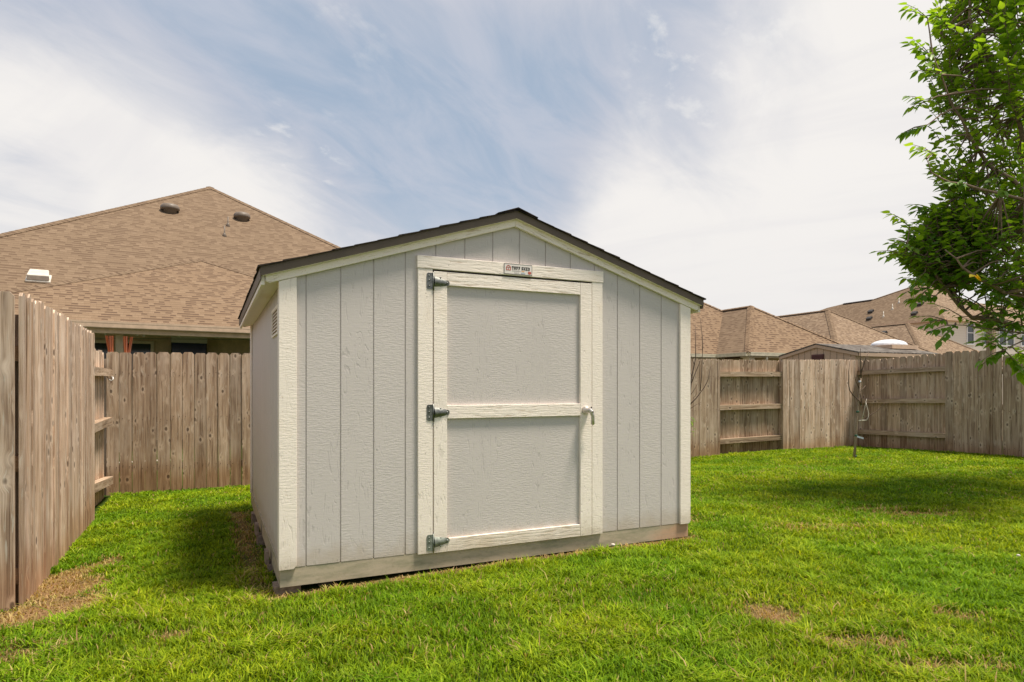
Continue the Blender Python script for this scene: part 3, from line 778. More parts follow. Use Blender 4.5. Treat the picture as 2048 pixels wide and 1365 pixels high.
# supports poking out under the left side
def shed_pt(a, b): return (P0[0]+a*d0[0]+b*d1[0], P0[1]+a*d0[1]+b*d1[1])
labs = ['thin pale block under the near left corner of the shed', 'small upright block under the shed left side, second from the front corner',
        'upright tan block under the shed left side, about halfway along', 'small block under the shed left side, farthest toward the back']
for i, (b_, w_, h_, out_) in enumerate(((.10, .10, .045, .035), (.62, .10, .115, .030), (1.55, .11, .12, .04), (2.5, .12, .11, .03))):
    x_, y_ = shed_pt(-out_/2+.04, b_); zg = float(gz(x_, y_)); mb = MB()
    top = .0105
    if i in (1, 2): mb.box(-out_/2-.05, -.042+.0, -w_/2, w_/2, -.0, .085, rs.random(), (0, 1, 0))
    mb.box(-.035-out_/2, .10, -w_/2-.01, w_/2+.01, -.10, -.002, rs.random(), (0, 1, 0))
    o = mb.build('support_block', 'paver', None, (x_, y_, top)); o.rotation_euler = (0, 0, TH)
    tag(o, labs[i], 'block', 'support blocks under the left side of the shed')
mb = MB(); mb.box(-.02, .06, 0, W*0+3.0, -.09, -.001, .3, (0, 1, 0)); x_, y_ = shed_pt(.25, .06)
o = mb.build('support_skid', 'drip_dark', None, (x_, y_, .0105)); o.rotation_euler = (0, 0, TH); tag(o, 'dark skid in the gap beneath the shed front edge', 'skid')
# pale stone by the base rim
for (px_, py_, D_, s_, lab) in ((1226, 1089, 4.68, .014, 'small pale stone against the base of the shed below the handle side'), (2037, 1124, 4.36, .011, 'small white stone lying in the grass near the right edge')):
    p = P(px_, py_, D_); mb = MB(); mb.lathe((0, 0, 0), [(s_*.3, -s_*.5), (s_*1.1, -.3*s_), (s_*1.3, .2*s_), (s_*.9, .7*s_), (s_*.2, s_*.9)], (.1, .1, 1), 7, squash=(1, .7))
    o = mb.build('stone', 'stone', None, (p.x, p.y, float(gz(p.x, p.y))+.035)); tag(o, lab, 'stone')

# ------------------------------------------------------------------ grass
def inpoly(x, y, poly):
    c = np.zeros(x.shape, bool); n_ = len(poly)
    for i in range(n_):
        (x1, y1), (x2, y2) = poly[i], poly[(i+1) % n_]
        c ^= ((y1 > y) != (y2 > y)) & (x < (x2-x1)*(y-y1)/(y2-y1+1e-12)+x1)
    return c
YARD = [(-2.84, 3.69), (-4.11, 6.25), (-5.10, 8.18), (7.1, 13.3), (10.1, 6.4), (10.1, .6), (-6, .6), (-5.5, 2.5)]
def grass(seed, total_scale):
    rng = np.random.RandomState(seed); parts = []
    # rings of falling density so far blades can be wider and fewer
    for y0_, y1_, dens in ((1.4, 3.2, 13000), (3.2, 4.6, 10500), (4.6, 6.5, 6500), (6.5, 9.5, 3800), (9.5, 13.6, 2600)):
        xa, xb = -.95*y1_-.6, .95*y1_+.6
        nn_ = int((xb-xa)*(y1_-y0_)*dens*total_scale)
        x = rng.uniform(xa, xb, nn_); y = rng.uniform(y0_, y1_, nn_)
        k = (np.abs(x) < .86*y+.8) & inpoly(x, y, YARD)
        a, b = shed_ab(x, y)
        k &= ~((a > -.01) & (a < 3.06) & (b > -.012) & (b < 3.1))
        k &= ~((a > .6) & (a < 2.4) & (b > 3.4) & (b < 5))          # out of sight behind the shed
        dr = dryness(x, y)
        k &= rng.rand(nn_) > dr*.62
        parts.append(np.stack([x[k], y[k], dr[k]], 1))
    A = np.concatenate(parts); x, y, dr = A.T; N = len(x)
    D = np.sqrt(x*x+y*y)
    cl = vnoise(x, y, 4.5, 21); cl2 = vnoise(x, y, 14, 22); big = vnoise(x, y, .8, 23)
    h = (.018+.030*cl*cl2+.020*cl2+.016*big)*rng.uniform(.6, 1.35, N)
    h *= .88*np.where(y > 6.5, .85, 1.0)*np.where(dr > .3, .55, 1)
    tall = rng.rand(N) < .006; h = np.where(tall, h*1.6, h)
    wd = rng.uniform(.0036, .0070, N)*np.clip(D/3.6, 1, 3.0)**.75
    ph = rng.uniform(0, 2*np.pi, N) + 1.2*(vnoise(x, y, 2.5, 31)-.5)
    ln = h*rng.uniform(.3, 1.25, N)*(.7+cl)
    z = gz(x, y)-.004
    dx, dy = np.cos(ph), np.sin(ph); sx, sy = -dy, dx
    V = np.empty((N, 5, 3), np.float32)
    def setp(i, f, hh, ww):
        V[:, i, 0] = x+dx*ln*f+sx*wd*ww; V[:, i, 1] = y+dy*ln*f+sy*wd*ww; V[:, i, 2] = z+h*hh
    setp(0, 0, 0, -.5); setp(1, 0, 0, .5); setp(2, .38, .68, .46); setp(3, .38, .68, -.46); setp(4, 1, .92, 0)
    nv = N*5; me = bpy.data.meshes.new('lawn_grass')
    me.vertices.add(nv); me.vertices.foreach_set('co', V.ravel())
    base = (np.arange(N)*5)[:, None]
    loops = np.concatenate([base+0, base+1, base+2, base+3, base+3, base+2, base+4], 1).astype(np.int32).ravel()
    me.loops.add(len(loops)); me.loops.foreach_set('vertex_index', loops)
    me.polygons.add(N*2)
    st = np.stack([np.arange(N)*7, np.arange(N)*7+4], 1).ravel().astype(np.int32)
    me.polygons.foreach_set('loop_start', st)
    try: me.polygons.foreach_set('loop_total', np.tile([4, 3], N).astype(np.int32))
    except Exception: pass
    me.polygons.foreach_set('use_smooth', np.ones(N*2, bool))
    r = np.clip(rng.beta(2, 2.4, N)*.9+.25*(cl-.5), 0, 1)
    dryb = (rng.rand(N) < np.clip(.022+.04*(big > .62)+dr*1.25, 0, 1)).astype(np.float32)*rng.uniform(.6, 1, N)
    for nm, val in (('rnd', np.repeat(r, 5)), ('dryb', np.repeat(dryb, 5)), ('tip', np.tile([0, 0, .68, .68, 1], N))):
        a_ = me.attributes.new(nm, 'FLOAT', 'POINT'); a_.data.foreach_set('value', val.astype(np.float32))
    me.update(calc_edges=True); me.validate()
    me.materials.append(MATS['grass_blades'])
    o = bpy.data.objects.new('lawn_grass', me); COL.objects.link(o)
    tag(o, 'bright green mown lawn grass with dry straw patches', 'grass', kind='stuff'); return N
print('blades', grass(4, 1.0))

# coarse weedy tufts standing above the lawn (same ground cover)
rng = random.Random(77); mb = MB()
for (px_, py_, nb, hh) in ((620, 1270, 16, .10), (660, 1290, 12, .09), (230, 1225, 12, .09), (250, 1320, 10, .11), (505, 1215, 9, .08), (520, 1290, 10, .1), (90, 1345, 12, .10), (1905, 1320, 12, .1), (150, 1085, 12, .12), (135, 1100, 10, .11), (1165, 1095, 4, .06), (60, 1268, 8, .12), (1470, 1190, 6, .07), (860, 1330, 8, .08), (1120, 1340, 8, .08)):
    cx_, cy_ = gpt(px_, py_)
    for k in range(nb):
        a = rng.uniform(0, 6.28); L_ = hh*rng.uniform(.5, 1.1); bx0 = cx_+rng.gauss(0, .03); by0 = cy_+rng.gauss(0, .03); bz0 = float(gz(bx0, by0))
        dxx, dyy = math.cos(a), math.sin(a); sxx, syy = -dyy*.0035, dxx*.0035; vs = []
        for t in (0, .35, .7, 1.0):
            r_ = L_*t*.9; zz_ = bz0+L_*(t*.85-.45*t*t)+.01; ww = (1-t)**.5
            vs += [(bx0+dxx*r_-sxx*ww, by0+dyy*r_-syy*ww, zz_), (bx0+dxx*r_+sxx*ww, by0+dyy*r_+syy*ww, zz_)]
        mb.faces(vs, [[0, 1, 3, 2], [2, 3, 5, 4], [4, 5, 7, 6]], rng.uniform(.4, 1), (0, 0, 1), 0, True)
o = mb.build('weed_tufts', 'grass_blades'); tag(o, 'taller pale grass tufts sticking out of the mown lawn', 'grass', kind='stuff')
for nm, val in (('dryb', .12), ('tip', .8)):
    a_ = o.data.attributes.new(nm, 'FLOAT', 'POINT'); a_.data.foreach_set('value', [val]*len(o.data.vertices))

# ------------------------------------------------------------------ houses
class Frame:
    def __init__(s, x, y, th, zb): s.o = Vector((x, y, 0)); s.e0 = Vector((math.cos(th), math.sin(th), 0)); s.e1 = Vector((-math.sin(th), math.cos(th), 0)); s.zb = zb
    def __call__(s, t, q, z=0): return s.o+s.e0*t+s.e1*q+Vector((0, 0, s.zb+z))
def roofface(parent, pts, mat, up, name='roof', th=.07):
    """one roof slope as a slab"""
    mb = MB(); mb.prism([Vector(p) for p in pts], (0, 0, -th), .5, up); return mb.build(name, mat, parent)
def cap(parent, a, b, mat='shingles_brown', w=.15):
    """ridge or hip cap: overlapping bent shingles"""
    mb = MB(); a, b = Vector(a), Vector(b); d = (b-a); L = d.length; d.normalize(); s = Vector((-d.y, d.x, 0)).normalized(); n_ = int(L/.2)+1
    for k in range(n_):
        p = a+d*(k*L/n_); q_ = a+d*((k+1)*L/n_+.03); up1, up2 = Vector((0, 0, .022)), Vector((0, 0, .016))
        k_ = Vector((0, 0, -.3*w+.005)); k2_ = Vector((0, 0, -.3*w)); vs = [p-s*w+k_, p+up1, p+s*w+k_, q_-s*w+k2_, q_+up2, q_+s*w+k2_]
        vs2 = [v-Vector((0, 0, .03)) for v in vs]
        mb.faces(vs+vs2, [[0, 1, 4, 3], [1, 2, 5, 4], [0, 6, 7, 1], [1, 7, 8, 2], [9, 10, 7, 6], [10, 11, 8, 7], [2, 8, 11, 5], [0, 3, 9, 6], [3, 4, 10, 9], [4, 5, 11, 10]], random.Random(k).random(), d)
    return mb.build('ridge_cap', mat, parent)
def gutter(parent, a, b, out, mat='gutter_tan', h=.12, wd=.11):
    a, b, out = Vector(a), Vector(b), Vector(out); mb = MB()
    prof = [(0, 0), (.0, -h), (wd*.94, -h), (wd*.97, -h*.9), (wd*.975, -h*.35), (wd, -h*.28), (wd, 0), (wd-.012, 0), (wd-.02, -h*.4), (.012, -h*.85), (.012, 0)]
    mb.prism([a+out*u_+Vector((0, 0, v_)) for u_, v_ in prof], b-a, .5, b-a); return mb.build('gutter', mat, parent)
def mesh_box(F, t0, t1, q0, q1, z0, z1, name, mat, parent, grain=(0, 0, 1), r=.5):
    mb = MB(); mb.prism([F(t0, q0, z0), F(t1, q0, z0), F(t1, q0, z1), F(t0, q0, z1)], F(0, q1)-F(0, q0), r, grain); return mb.build(name, mat, parent)

# --- house on the left, beyond the back fence
LF = Frame(-.69*11.5, 11.5, R(31), H)       # t along the eave, q back from it; z above camera height
lh = thing('neighbour_house', 'large brown shingled house with covered patio behind the left fence', 'house')
def mz(q): return -.08+.6*q
def fz(q): return 1.2+.436*q
pk = (2.56, 5.0)                             # small front hip peak
fl, fr_ = (-2.44, 0), (7.56, 0)
up = (LF(0, 1, .436)-LF(0, 0, 0))
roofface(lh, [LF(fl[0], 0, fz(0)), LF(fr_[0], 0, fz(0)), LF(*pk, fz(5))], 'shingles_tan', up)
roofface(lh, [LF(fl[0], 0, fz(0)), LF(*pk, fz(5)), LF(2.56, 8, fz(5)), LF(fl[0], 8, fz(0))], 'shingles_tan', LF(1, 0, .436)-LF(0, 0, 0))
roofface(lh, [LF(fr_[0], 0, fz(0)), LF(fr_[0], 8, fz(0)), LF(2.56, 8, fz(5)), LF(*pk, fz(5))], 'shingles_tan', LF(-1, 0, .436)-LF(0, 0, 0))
cap(lh, LF(fl[0], 0, fz(0)+.01), LF(*pk, fz(5)+.01), 'shingles_brown', .13); cap(lh, LF(fr_[0], 0, fz(0)+.01), LF(*pk, fz(5)+.01), 'shingles_brown', .13)
mp = (3.55, 12.67); mq0 = 2.15
mL = (3.55-(12.67-mq0)*.876, mq0); mR = (3.55+(12.67-mq0)*.80, mq0)
upm = LF(0, 1, .6)-LF(0, 0, 0)
roofface(lh, [LF(*mL, mz(mq0)), LF(*mR, mz(mq0)), LF(*mp, mz(mp[1]))], 'shingles_brown', upm)
bk = (3.55, 16.0)
roofface(lh, [LF(*mL, mz(mq0)), LF(*mp, mz(mp[1])), LF(*bk, mz(mp[1])), LF(mL[0], 26, mz(mq0))], 'shingles_brown', LF(1, 0, .6)-LF(0, 0, 0))
roofface(lh, [LF(*mR, mz(mq0)), LF(mR[0], 26, mz(mq0)), LF(*bk, mz(mp[1])), LF(*mp, mz(mp[1]))], 'shingles_brown', LF(-1, 0, .6)-LF(0, 0, 0))
cap(lh, LF(*mL, mz(mq0)+.01), LF(*mp, mz(mp[1])+.01), w=.16); cap(lh, LF(*mR, mz(mq0)+.01), LF(*mp, mz(mp[1])+.01), w=.16)
mn = (LF.e0).cross(upm).normalized()
mpl = LF(0, 0, mz(0))
gutter(lh, LF(fl[0], 0, 1.19), LF(fr_[0], 0, 1.19), -LF.e1)
mesh_box(LF, fl[0], fr_[0], .012, .035, .98, 1.125, 'fascia_board', 'gutter_tan', lh, LF.e0)
mesh_box(LF, fl[0], fr_[0], .04, .40, 1.04, 1.07, 'soffit', 'soffit_tan', lh, LF.e0)
mesh_box(LF, fl[0]+.3, fr_[0]-.3, .42, .60, 1.0, 1.10, 'beam', 'soffit_tan', lh, LF.e0)
mb = MB(); mb.prism([LF(-2.14, 3.4, -1.5), LF(7.26, 3.4, -1.5), LF(7.26, 3.4, 1.2), LF(4.6, 3.4, 2.35), LF(.5, 3.4, 2.35), LF(-2.14, 3.4, 1.2)], LF.e1*.2, .5); mb.build('wall', 'patio_wall', lh)
mesh_box(LF, mL[0]+.5, fl[0]+.5, 3.4, 3.6, -1.5, 1.2, 'wall', 'patio_wall', lh)
mesh_box(LF, fr_[0]-.5, fr_[0]-.3, .5, 3.39, -1.5, 1.15, 'wall', 'patio_wall', lh)
mesh_box(LF, mL[0]+.5, mL[0]+.7, 3.61, 20, -1.5, 1.2, 'wall', 'patio_wall', lh); mesh_box(LF, mR[0]-.7, mR[0]-.5, 3.61, 20, -1.5, 1.2, 'wall', 'patio_wall', lh)
# column under the eave at the photo's place
def on_q(px_, py_, q_): return ray_plane(px_, py_, LF(0, q_), LF.e1)
def tt(v): return (v-LF.o).dot(LF.e0)
c0_, c1_ = tt(on_q(231, 690, .42)), tt(on_q(246.5, 690, .42))
mesh_box(LF, c0_, c1_, .42, .42+(c1_-c0_), -1.5, .999, 'column', 'column_tan', lh)
mesh_box(LF, 5.9, 6.1, .42, .6, -1.5, .999, 'column', 'column_tan', lh)
pm = MB(); pm.prism([LF(-3, -.6, -1.36), LF(9, -.6, -1.36), LF(9, 3.39, -1.36), LF(-3, 3.39, -1.36)], (0, 0, -.1), .5)
plain('concrete', (.62, .56, .48), .9)
tag(pm.build('patio_bounce_slab', 'concrete'), kind='structure')  # unseen slab, added so its pale top bounces light into the patio
# windows on the patio wall
for (x0_, x1_, y0_, y1_) in ((150, 222, 679, 760), (248, 308, 681, 760)):
    a, b = on_q(x0_, y0_, 3.4), on_q(x1_, y1_, 3.4); ta, tb = tt(a), tt(b); zt_, zb_ = a.z-H, b.z-H
    if x1_ == 222: ta = tb-1.6
    mb = MB()
    for (p, q_, r_, s_) in ((ta, tb, zt_-.07, zt_), (ta, tb, zb_, zb_+.07), (ta, ta+.07, zb_+.0705, zt_-.0705), (tb-.07, tb, zb_+.0705, zt_-.0705)):
        mb.prism([LF(p, 3.398, r_), LF(q_, 3.398, r_), LF(q_, 3.398, s_), LF(p, 3.398, s_)], -LF.e1*.04, .5)
    wf = mb.build('window', 'window_frame_tan', lh)
    mb = MB(); mb.prism([LF(ta+.07, 3.396, zb_+.07), LF(tb-.07, 3.396, zb_+.07), LF(tb-.07, 3.396, zt_-.07), LF(ta+.07, 3.396, zt_-.07)], -LF.e1*.01, .5); mb.build('pane', 'dark_glass', wf)
# television hung under the patio roof
a, b = on_q(342.5, 665, 3.1), on_q(414, 702, 3.1); ta, tb = tt(a), tt(b); zt_ = a.z-H; zb_ = zt_-.78
tv = thing('television', 'large flat dark outdoor television mounted on the patio wall', 'television', LF((ta+tb)/2, 3.1, zb_))
def tvp(t, q_, z): return LF(t, q_, z)-tv.location
mb = MB(); mb.prism([tvp(ta, 3.1, zb_), tvp(tb, 3.1, zb_), tvp(tb, 3.1, zt_), tvp(ta, 3.1, zt_)], LF.e1*.08, .5); mb.build('housing', 'black_cable', tv)
mb = MB(); mb.prism([tvp(ta+.02, 3.098, zb_+.02), tvp(tb-.02, 3.098, zb_+.02), tvp(tb-.02, 3.098, zt_-.24), tvp(ta+.02, 3.098, zt_-.24)], -LF.e1*.005, .5); mb.build('screen', 'tv_screen', tv)
mb = MB(); mb.prism([tvp(ta+.0, 3.096, zt_-.24), tvp(tb-.0, 3.096, zt_-.24), tvp(tb, 3.096, zt_-.02), tvp(ta, 3.096, zt_-.02)], -LF.e1*.05, .5); mb.build('reflection_band', 'tv_reflection', tv)  # grey strip modelled to stand in for a reflection on the screen
mb = MB(); mb.prism([tvp((ta+tb)/2-.1, 3.182, zb_+.2), tvp((ta+tb)/2+.1, 3.182, zb_+.2), tvp((ta+tb)/2+.1, 3.182, zt_-.3), tvp((ta+tb)/2-.1, 3.182, zt_-.3)], LF.e1*.21, .5); mb.build('wall_bracket', 'black_cable', tv)
# gathered orange curtains either side of the column
def curtain(pxs, label):
    root = thing('patio_curtain', label, 'curtain', on_q(pxs[0][0], 703, .02)); 
    for (xt0, xt1, xb0, xb1, yt) in pxs:
        A, B_, C_, D_ = (on_q(xt0, yt, .02), on_q(xt1, yt, .02), on_q(xb1, 705, .02), on_q(xb0, 705, .02))
        mb = MB(); N = 16; vs = []; fs = []
        for j in range(8):
            s = j/4.0
            for i in range(N+1):
                t = i/N; p = A.lerp(B_, t); q_ = D_.lerp(C_, t); v = p.lerp(q_, s) if s <= 1 else q_+(q_-p)*(s-1)*1.1
                off = LF.e1*(.03*math.sin(t*math.pi*5))
                vs.append(v+off-root.location)
        for j in range(7):
            for i in range(N): b = j*(N+1)+i; fs.append([b, b+1, b+N+2, b+N+1])
        n_ = len(vs); vs2 = [v+LF.e1*.006 for v in vs]
        mb.faces(vs+vs2, fs+[[q+n_ for q in f][::-1] for f in fs], .5, (0, 0, 1), 0, True); mb.build('pleated_panel', 'orange_fabric', root)
curtain([(210, 216.5, 216, 220, 672), (218, 227.5, 219, 227.5, 672)], 'orange striped curtain gathered on the left side of the patio column')
curtain([(246, 255.5, 248, 255.5, 673), (260, 266.5, 255.8, 261.5, 674)], 'orange striped curtain gathered on the right side of the patio column')
# string lights
sl_ = thing('string_lights', 'string of clear bulbs on a black cable hanging along the patio edge', 'string lights', on_q(300, 655, .3))
cpts = [on_q(x_, y_, .25)-sl_.location for x_, y_ in ((150, 655), (185, 657), (215, 656.5), (245, 657), (285, 659), (325, 664), (358, 663), (400, 661), (432, 664), (455, 667), (480, 667.5), (505, 664))]
mb = MB(); mb.tube(cpts, .009, 6); mb.build('cable', 'black_cable', sl_)
for x_, y_ in ((185.5, 657), (211, 657), (274, 660), (288, 661), (358, 663), (431, 665), (438, 665), (498, 667)):
    p = on_q(x_, y_, .25)-sl_.location; mb = MB(); mb.lathe(p-Vector((0, 0, .06)), [(.018, 0), (.02, .03), (.018, .06)], (0, 0, 1), 8); so2 = mb.build('socket', 'black_cable', sl_)
    mb = MB(); mb.lathe(p-Vector((0, 0, .105)), [(.008, -.02), (.022, -.005), (.026, .015), (.015, .045)], (0, 0, 1), 10); mb.build('bulb', 'bulb_glass', so2)
mb = MB(); mb.tube([on_q(150, 676, 1.6)-sl_.location, on_q(300, 678, 1.6)-sl_.location, on_q(500, 680, 1.6)-sl_.location], .006, 6); mb.build('guide_wire', 'steel_dull', sl_)
# roof vents (part of the roof)
def mush(px_, py_, rad, parent, p0, n_, mat='vent_brown'):
    c = ray_plane(px_, py_, p0, n_); mb = MB(); mb.lathe(c, [(rad*.7, -.15), (rad*.7, .05), (rad*.98, .06), (rad, .10), (rad*.97, .16), (rad*.8, .22), (rad*.45, .25), (.02, .26)], (0, 0, 1), 28)
    return mb.build('roof_vent', mat, parent)
mush(340, 424, .285, lh, mpl, mn); mush(484, 440, .27, lh, mpl, mn)
for px_, py_, hh in ((456, 452, .35), (449, 472, .38)):
    c = ray_plane(px_, py_, mpl, mn); mb = MB(); mb.tube([c-Vector((0, 0, .2)), c+Vector((0, 0, hh*.85))], .02, 8); mb.lathe(c, [(.10, -.08), (.04, .06), (.03, .09)], (0, 0, 1), 10); mb.build('vent_pipe', 'vent_brown', lh)
c = ray_plane(79, 560, mpl, mn); mb = MB()
e0, e1u = LF.e0, upm.normalized(); nn2 = mn if mn.z > 0 else -mn
mb.prism([c-e0*.25-e1u*.2, c+e0*.22-e1u*.2, c+e0*.22+e1u*.22, c-e0*.25+e1u*.22], nn2*.05, .5)
mb.prism([c-e0*.22-e1u*.17+nn2*.051, c+e0*.2-e1u*.17+nn2*.051, c+e0*.17+e1u*.18+nn2*.051, c-e0*.19+e1u*.18+nn2*.051], nn2*.10+Vector((0, 0, .03)), .5); bevel(mb.build('box_vent', 'vent_cream', lh), .02, 3)

# --- houses on the right
TR = R(23.5)
def hip_wing(root, F, Wd, a, p, ze, back, mats, cw=.13):
    """hip-ended wing: eave corner at F(0,0), width Wd, run a, pitch p, ridge going back"""
    pkz = ze+p*a
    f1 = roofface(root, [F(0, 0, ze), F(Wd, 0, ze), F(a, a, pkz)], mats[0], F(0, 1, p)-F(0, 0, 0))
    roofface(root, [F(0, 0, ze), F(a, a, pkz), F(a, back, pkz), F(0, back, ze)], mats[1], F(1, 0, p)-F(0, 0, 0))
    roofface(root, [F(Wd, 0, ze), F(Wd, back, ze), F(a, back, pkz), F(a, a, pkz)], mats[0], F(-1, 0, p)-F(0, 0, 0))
    cap(root, F(0, 0, ze+.01), F(a, a, pkz+.01), mats[2], cw); cap(root, F(Wd, 0, ze+.01), F(a, a, pkz+.01), mats[2], cw)
    cap(root, F(a, a, pkz+.015), F(a, back, pkz+.015), mats[2], cw)
MT = ('shingles_tan', 'shingles_brown', 'shingles_tan')
MX = ('shingles_mixed', 'shingles_mixed', 'shingles_brown')
r1 = thing('neighbour_house', 'tan roofed single storey house just right of the shed with a cream gutter and downspout', 'house')
F1_ = Frame(7.76, 21, TR, H)
ZE = 1.1156
hip_wing(r1, F1_, 5.66, 2.83, .698, ZE, 5.0, MT)
mq = 1.52
def az(q): return ZE+.698*(q-mq)
qp = 6.0; tp = 5.56-(qp-mq)
roofface(r1, [F1_(-11, mq, ZE-.01), F1_(5.56, mq, ZE-.01), F1_(tp, qp, az(qp)), F1_(-6.0, qp, az(qp))], 'shingles_tan', F1_(0, 1, .698)-F1_(0, 0, 0))
roofface(r1, [F1_(5.56, mq, ZE-.01), F1_(5.56, 2*qp-mq, ZE-.01), F1_(tp, qp, az(qp))], 'shingles_tan', F1_(-1, 0, .698)-F1_(0, 0, 0))
roofface(r1, [F1_(tp, qp, az(qp)), F1_(5.56, 2*qp-mq, ZE-.01), F1_(-11, 2*qp-mq, ZE-.01), F1_(-6, qp, az(qp))], 'shingles_tan', F1_(0, -1, .698)-F1_(0, 0, 0))
cap(r1, F1_(5.56, mq, ZE), F1_(tp, qp, az(qp)+.01), 'shingles_tan', .13)
gutter(r1, F1_(0, 0, ZE-.0), F1_(5.66, 0, ZE), -F1_.e1, 'gutter_cream'); gutter(r1, F1_(0, 0.01, ZE), F1_(0, mq, ZE), -F1_.e0, 'gutter_cream'); gutter(r1, F1_(-11, mq, ZE), F1_(-.12, mq, ZE), -F1_.e1, 'gutter_cream')
mesh_box(F1_, .03, 5.6, .03, .4, ZE-.16, ZE-.13, 'soffit', 'gutter_cream', r1); mesh_box(F1_, -11, .4, mq+.03, mq+.5, ZE-.16, ZE-.13, 'soffit', 'gutter_cream', r1)
plain('wall_olive', (.30, .25, .12), .85)
mesh_box(F1_, .4, 5.3, .4, .6, -1.5, ZE-.165, 'wall', 'wall_olive', r1); mesh_box(F1_, -10.6, .4, mq+.5, mq+.7, -1.5, ZE-.165, 'wall', 'wall_olive', r1)
mesh_box(F1_, .4, .6, .61, mq+.5, -1.5, ZE-.165, 'wall', 'wall_olive', r1); mesh_box(F1_, 5.1, 5.3, .61, 9, -1.5, ZE-.165, 'wall', 'wall_olive', r1)
mesh_box(F1_, .12, .38, .12, .38, -1.5, ZE-.165, 'corner_pillar', 'gutter_cream', r1)
mb = MB(); mb.tube([F1_(.75, -.04, ZE-.1), F1_(.75, -.04, ZE-.24), F1_(.70, .12, ZE-.36), F1_(.45, .36, ZE-.52), F1_(.42, .37, ZE-.7), F1_(.42, .37, -1.4)], .045, 8); mb.build('downspout', 'gutter_cream', r1)

r2 = thing('neighbour_house', 'mottled tan roofed house behind the pale neighbour shed, middle of the right rooftops', 'house')
F2_ = Frame(13.81, 27, TR, H); hip_wing(r2, F2_, 7.6, 3.80, .698, 1.15, 10.5, MX)
mesh_box(F2_, .4, 7.2, .4, 10, -1.5, 1.10, 'wall', 'wall_olive', r2)

r3 = thing('neighbour_house', 'two storey cream sided house with windows behind the leafy tree', 'house')
F3_ = Frame(26.05, 38.5, TR, H); Z3 = 4.09; a3 = 4.34
pk3 = F3_(a3, a3, Z3+.698*a3)
up3 = F3_(1, 0, .698)-F3_(0, 0, 0); n3 = F3_.e1.cross(up3).normalized(); p3 = F3_(0, 0, Z3)
Q3, R3_, S3 = ray_plane(1745, 600, p3, n3), ray_plane(1688, 608, p3, n3), ray_plane(1655, 616, p3, n3)
E3 = F3_(0, 17, Z3)
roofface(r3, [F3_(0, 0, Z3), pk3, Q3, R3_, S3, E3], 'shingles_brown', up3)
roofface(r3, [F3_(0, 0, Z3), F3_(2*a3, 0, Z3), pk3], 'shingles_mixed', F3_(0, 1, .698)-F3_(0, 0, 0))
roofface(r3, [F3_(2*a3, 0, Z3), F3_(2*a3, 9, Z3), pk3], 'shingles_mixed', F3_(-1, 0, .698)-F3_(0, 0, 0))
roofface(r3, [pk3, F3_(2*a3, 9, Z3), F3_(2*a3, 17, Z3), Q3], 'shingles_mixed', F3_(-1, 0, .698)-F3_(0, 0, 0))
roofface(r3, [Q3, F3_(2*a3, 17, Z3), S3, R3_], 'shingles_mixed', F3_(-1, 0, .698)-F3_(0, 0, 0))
cap(r3, R3_+Vector((0, 0, .02)), Q3+Vector((0, 0, .02)), 'shingles_dark', .15); cap(r3, pk3, Q3, 'shingles_brown', .12)
gutter(r3, F3_(0, 0, Z3), F3_(0, 17, Z3), -F3_.e0); gutter(r3, F3_(0, 0, Z3), F3_(2*a3, 0, Z3), -F3_.e1)
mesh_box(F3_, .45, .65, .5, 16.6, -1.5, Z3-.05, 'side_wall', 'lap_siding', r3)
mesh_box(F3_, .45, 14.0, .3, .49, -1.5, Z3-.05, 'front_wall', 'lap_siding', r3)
mesh_box(F3_, .02, 2*a3-.02, .02, .29, Z3-.12, Z3-.09, 'soffit', 'gutter_tan', r3); mesh_box(F3_, .02, .44, .3, 16.6, Z3-.12, Z3-.09, 'soffit', 'gutter_tan', r3)
mb = MB(); mb.prism([F3_(.42, .27, -1.5), F3_(.56, .27, -1.5), F3_(.56, .27, Z3-.13), F3_(.42, .27, Z3-.13)], F3_.e1*.02, .5); mb.build('corner_board', 'cream_plastic', r3)
# flat-topped roof to the right side of the front wall
roofface(r3, [F3_(2*a3, 0, Z3-.01), F3_(14.4, 0, Z3-.01), F3_(14.4, 4, Z3+1.9), F3_(2*a3, 4, Z3+1.9)], 'shingles_mixed', F3_(0, 1, .5)-F3_(0, 0, 0))
for (x0_, x1_, y0_, y1_) in ((1934, 1946, 665, 688), (1967, 1978, 665, 689), (1998, 2011, 667, 691), (2014, 2026, 667, 691), (2042, 2055, 668, 692)):
    A = ray_plane(x0_, y0_, F3_(0, .3), F3_.e1); B_ = ray_plane(x1_, y1_, F3_(0, .3), F3_.e1)
    ta, tb = (A-F3_.o).dot(F3_.e0), (B_-F3_.o).dot(F3_.e0); zt_, zb_ = A.z-H+.55, B_.z-H
    mb = MB(); fwd = .09
    for (p, q_, r_, s_) in ((ta-fwd, tb+fwd, zt_, zt_+fwd), (ta-fwd, tb+fwd, zb_-fwd, zb_), (ta-fwd, ta, zb_+.001, zt_-.001), (tb, tb+fwd, zb_+.001, zt_-.001), (ta+.001, tb-.001, (zb_+zt_)/2+.02, (zb_+zt_)/2+.07)):
        mb.prism([F3_(p, .298, r_), F3_(q_, .298, r_), F3_(q_, .298, s_), F3_(p, .298, s_)], -F3_.e1*.05, .5)
    wf = mb.build('window', 'white_plastic', r3)
    mb = MB(); mb.prism([F3_(ta, .296, zb_), F3_(tb, .296, zb_), F3_(tb, .296, zt_), F3_(ta, .296, zt_)], -F3_.e1*.012, .5); mb.build('pane', 'dark_glass', wf)
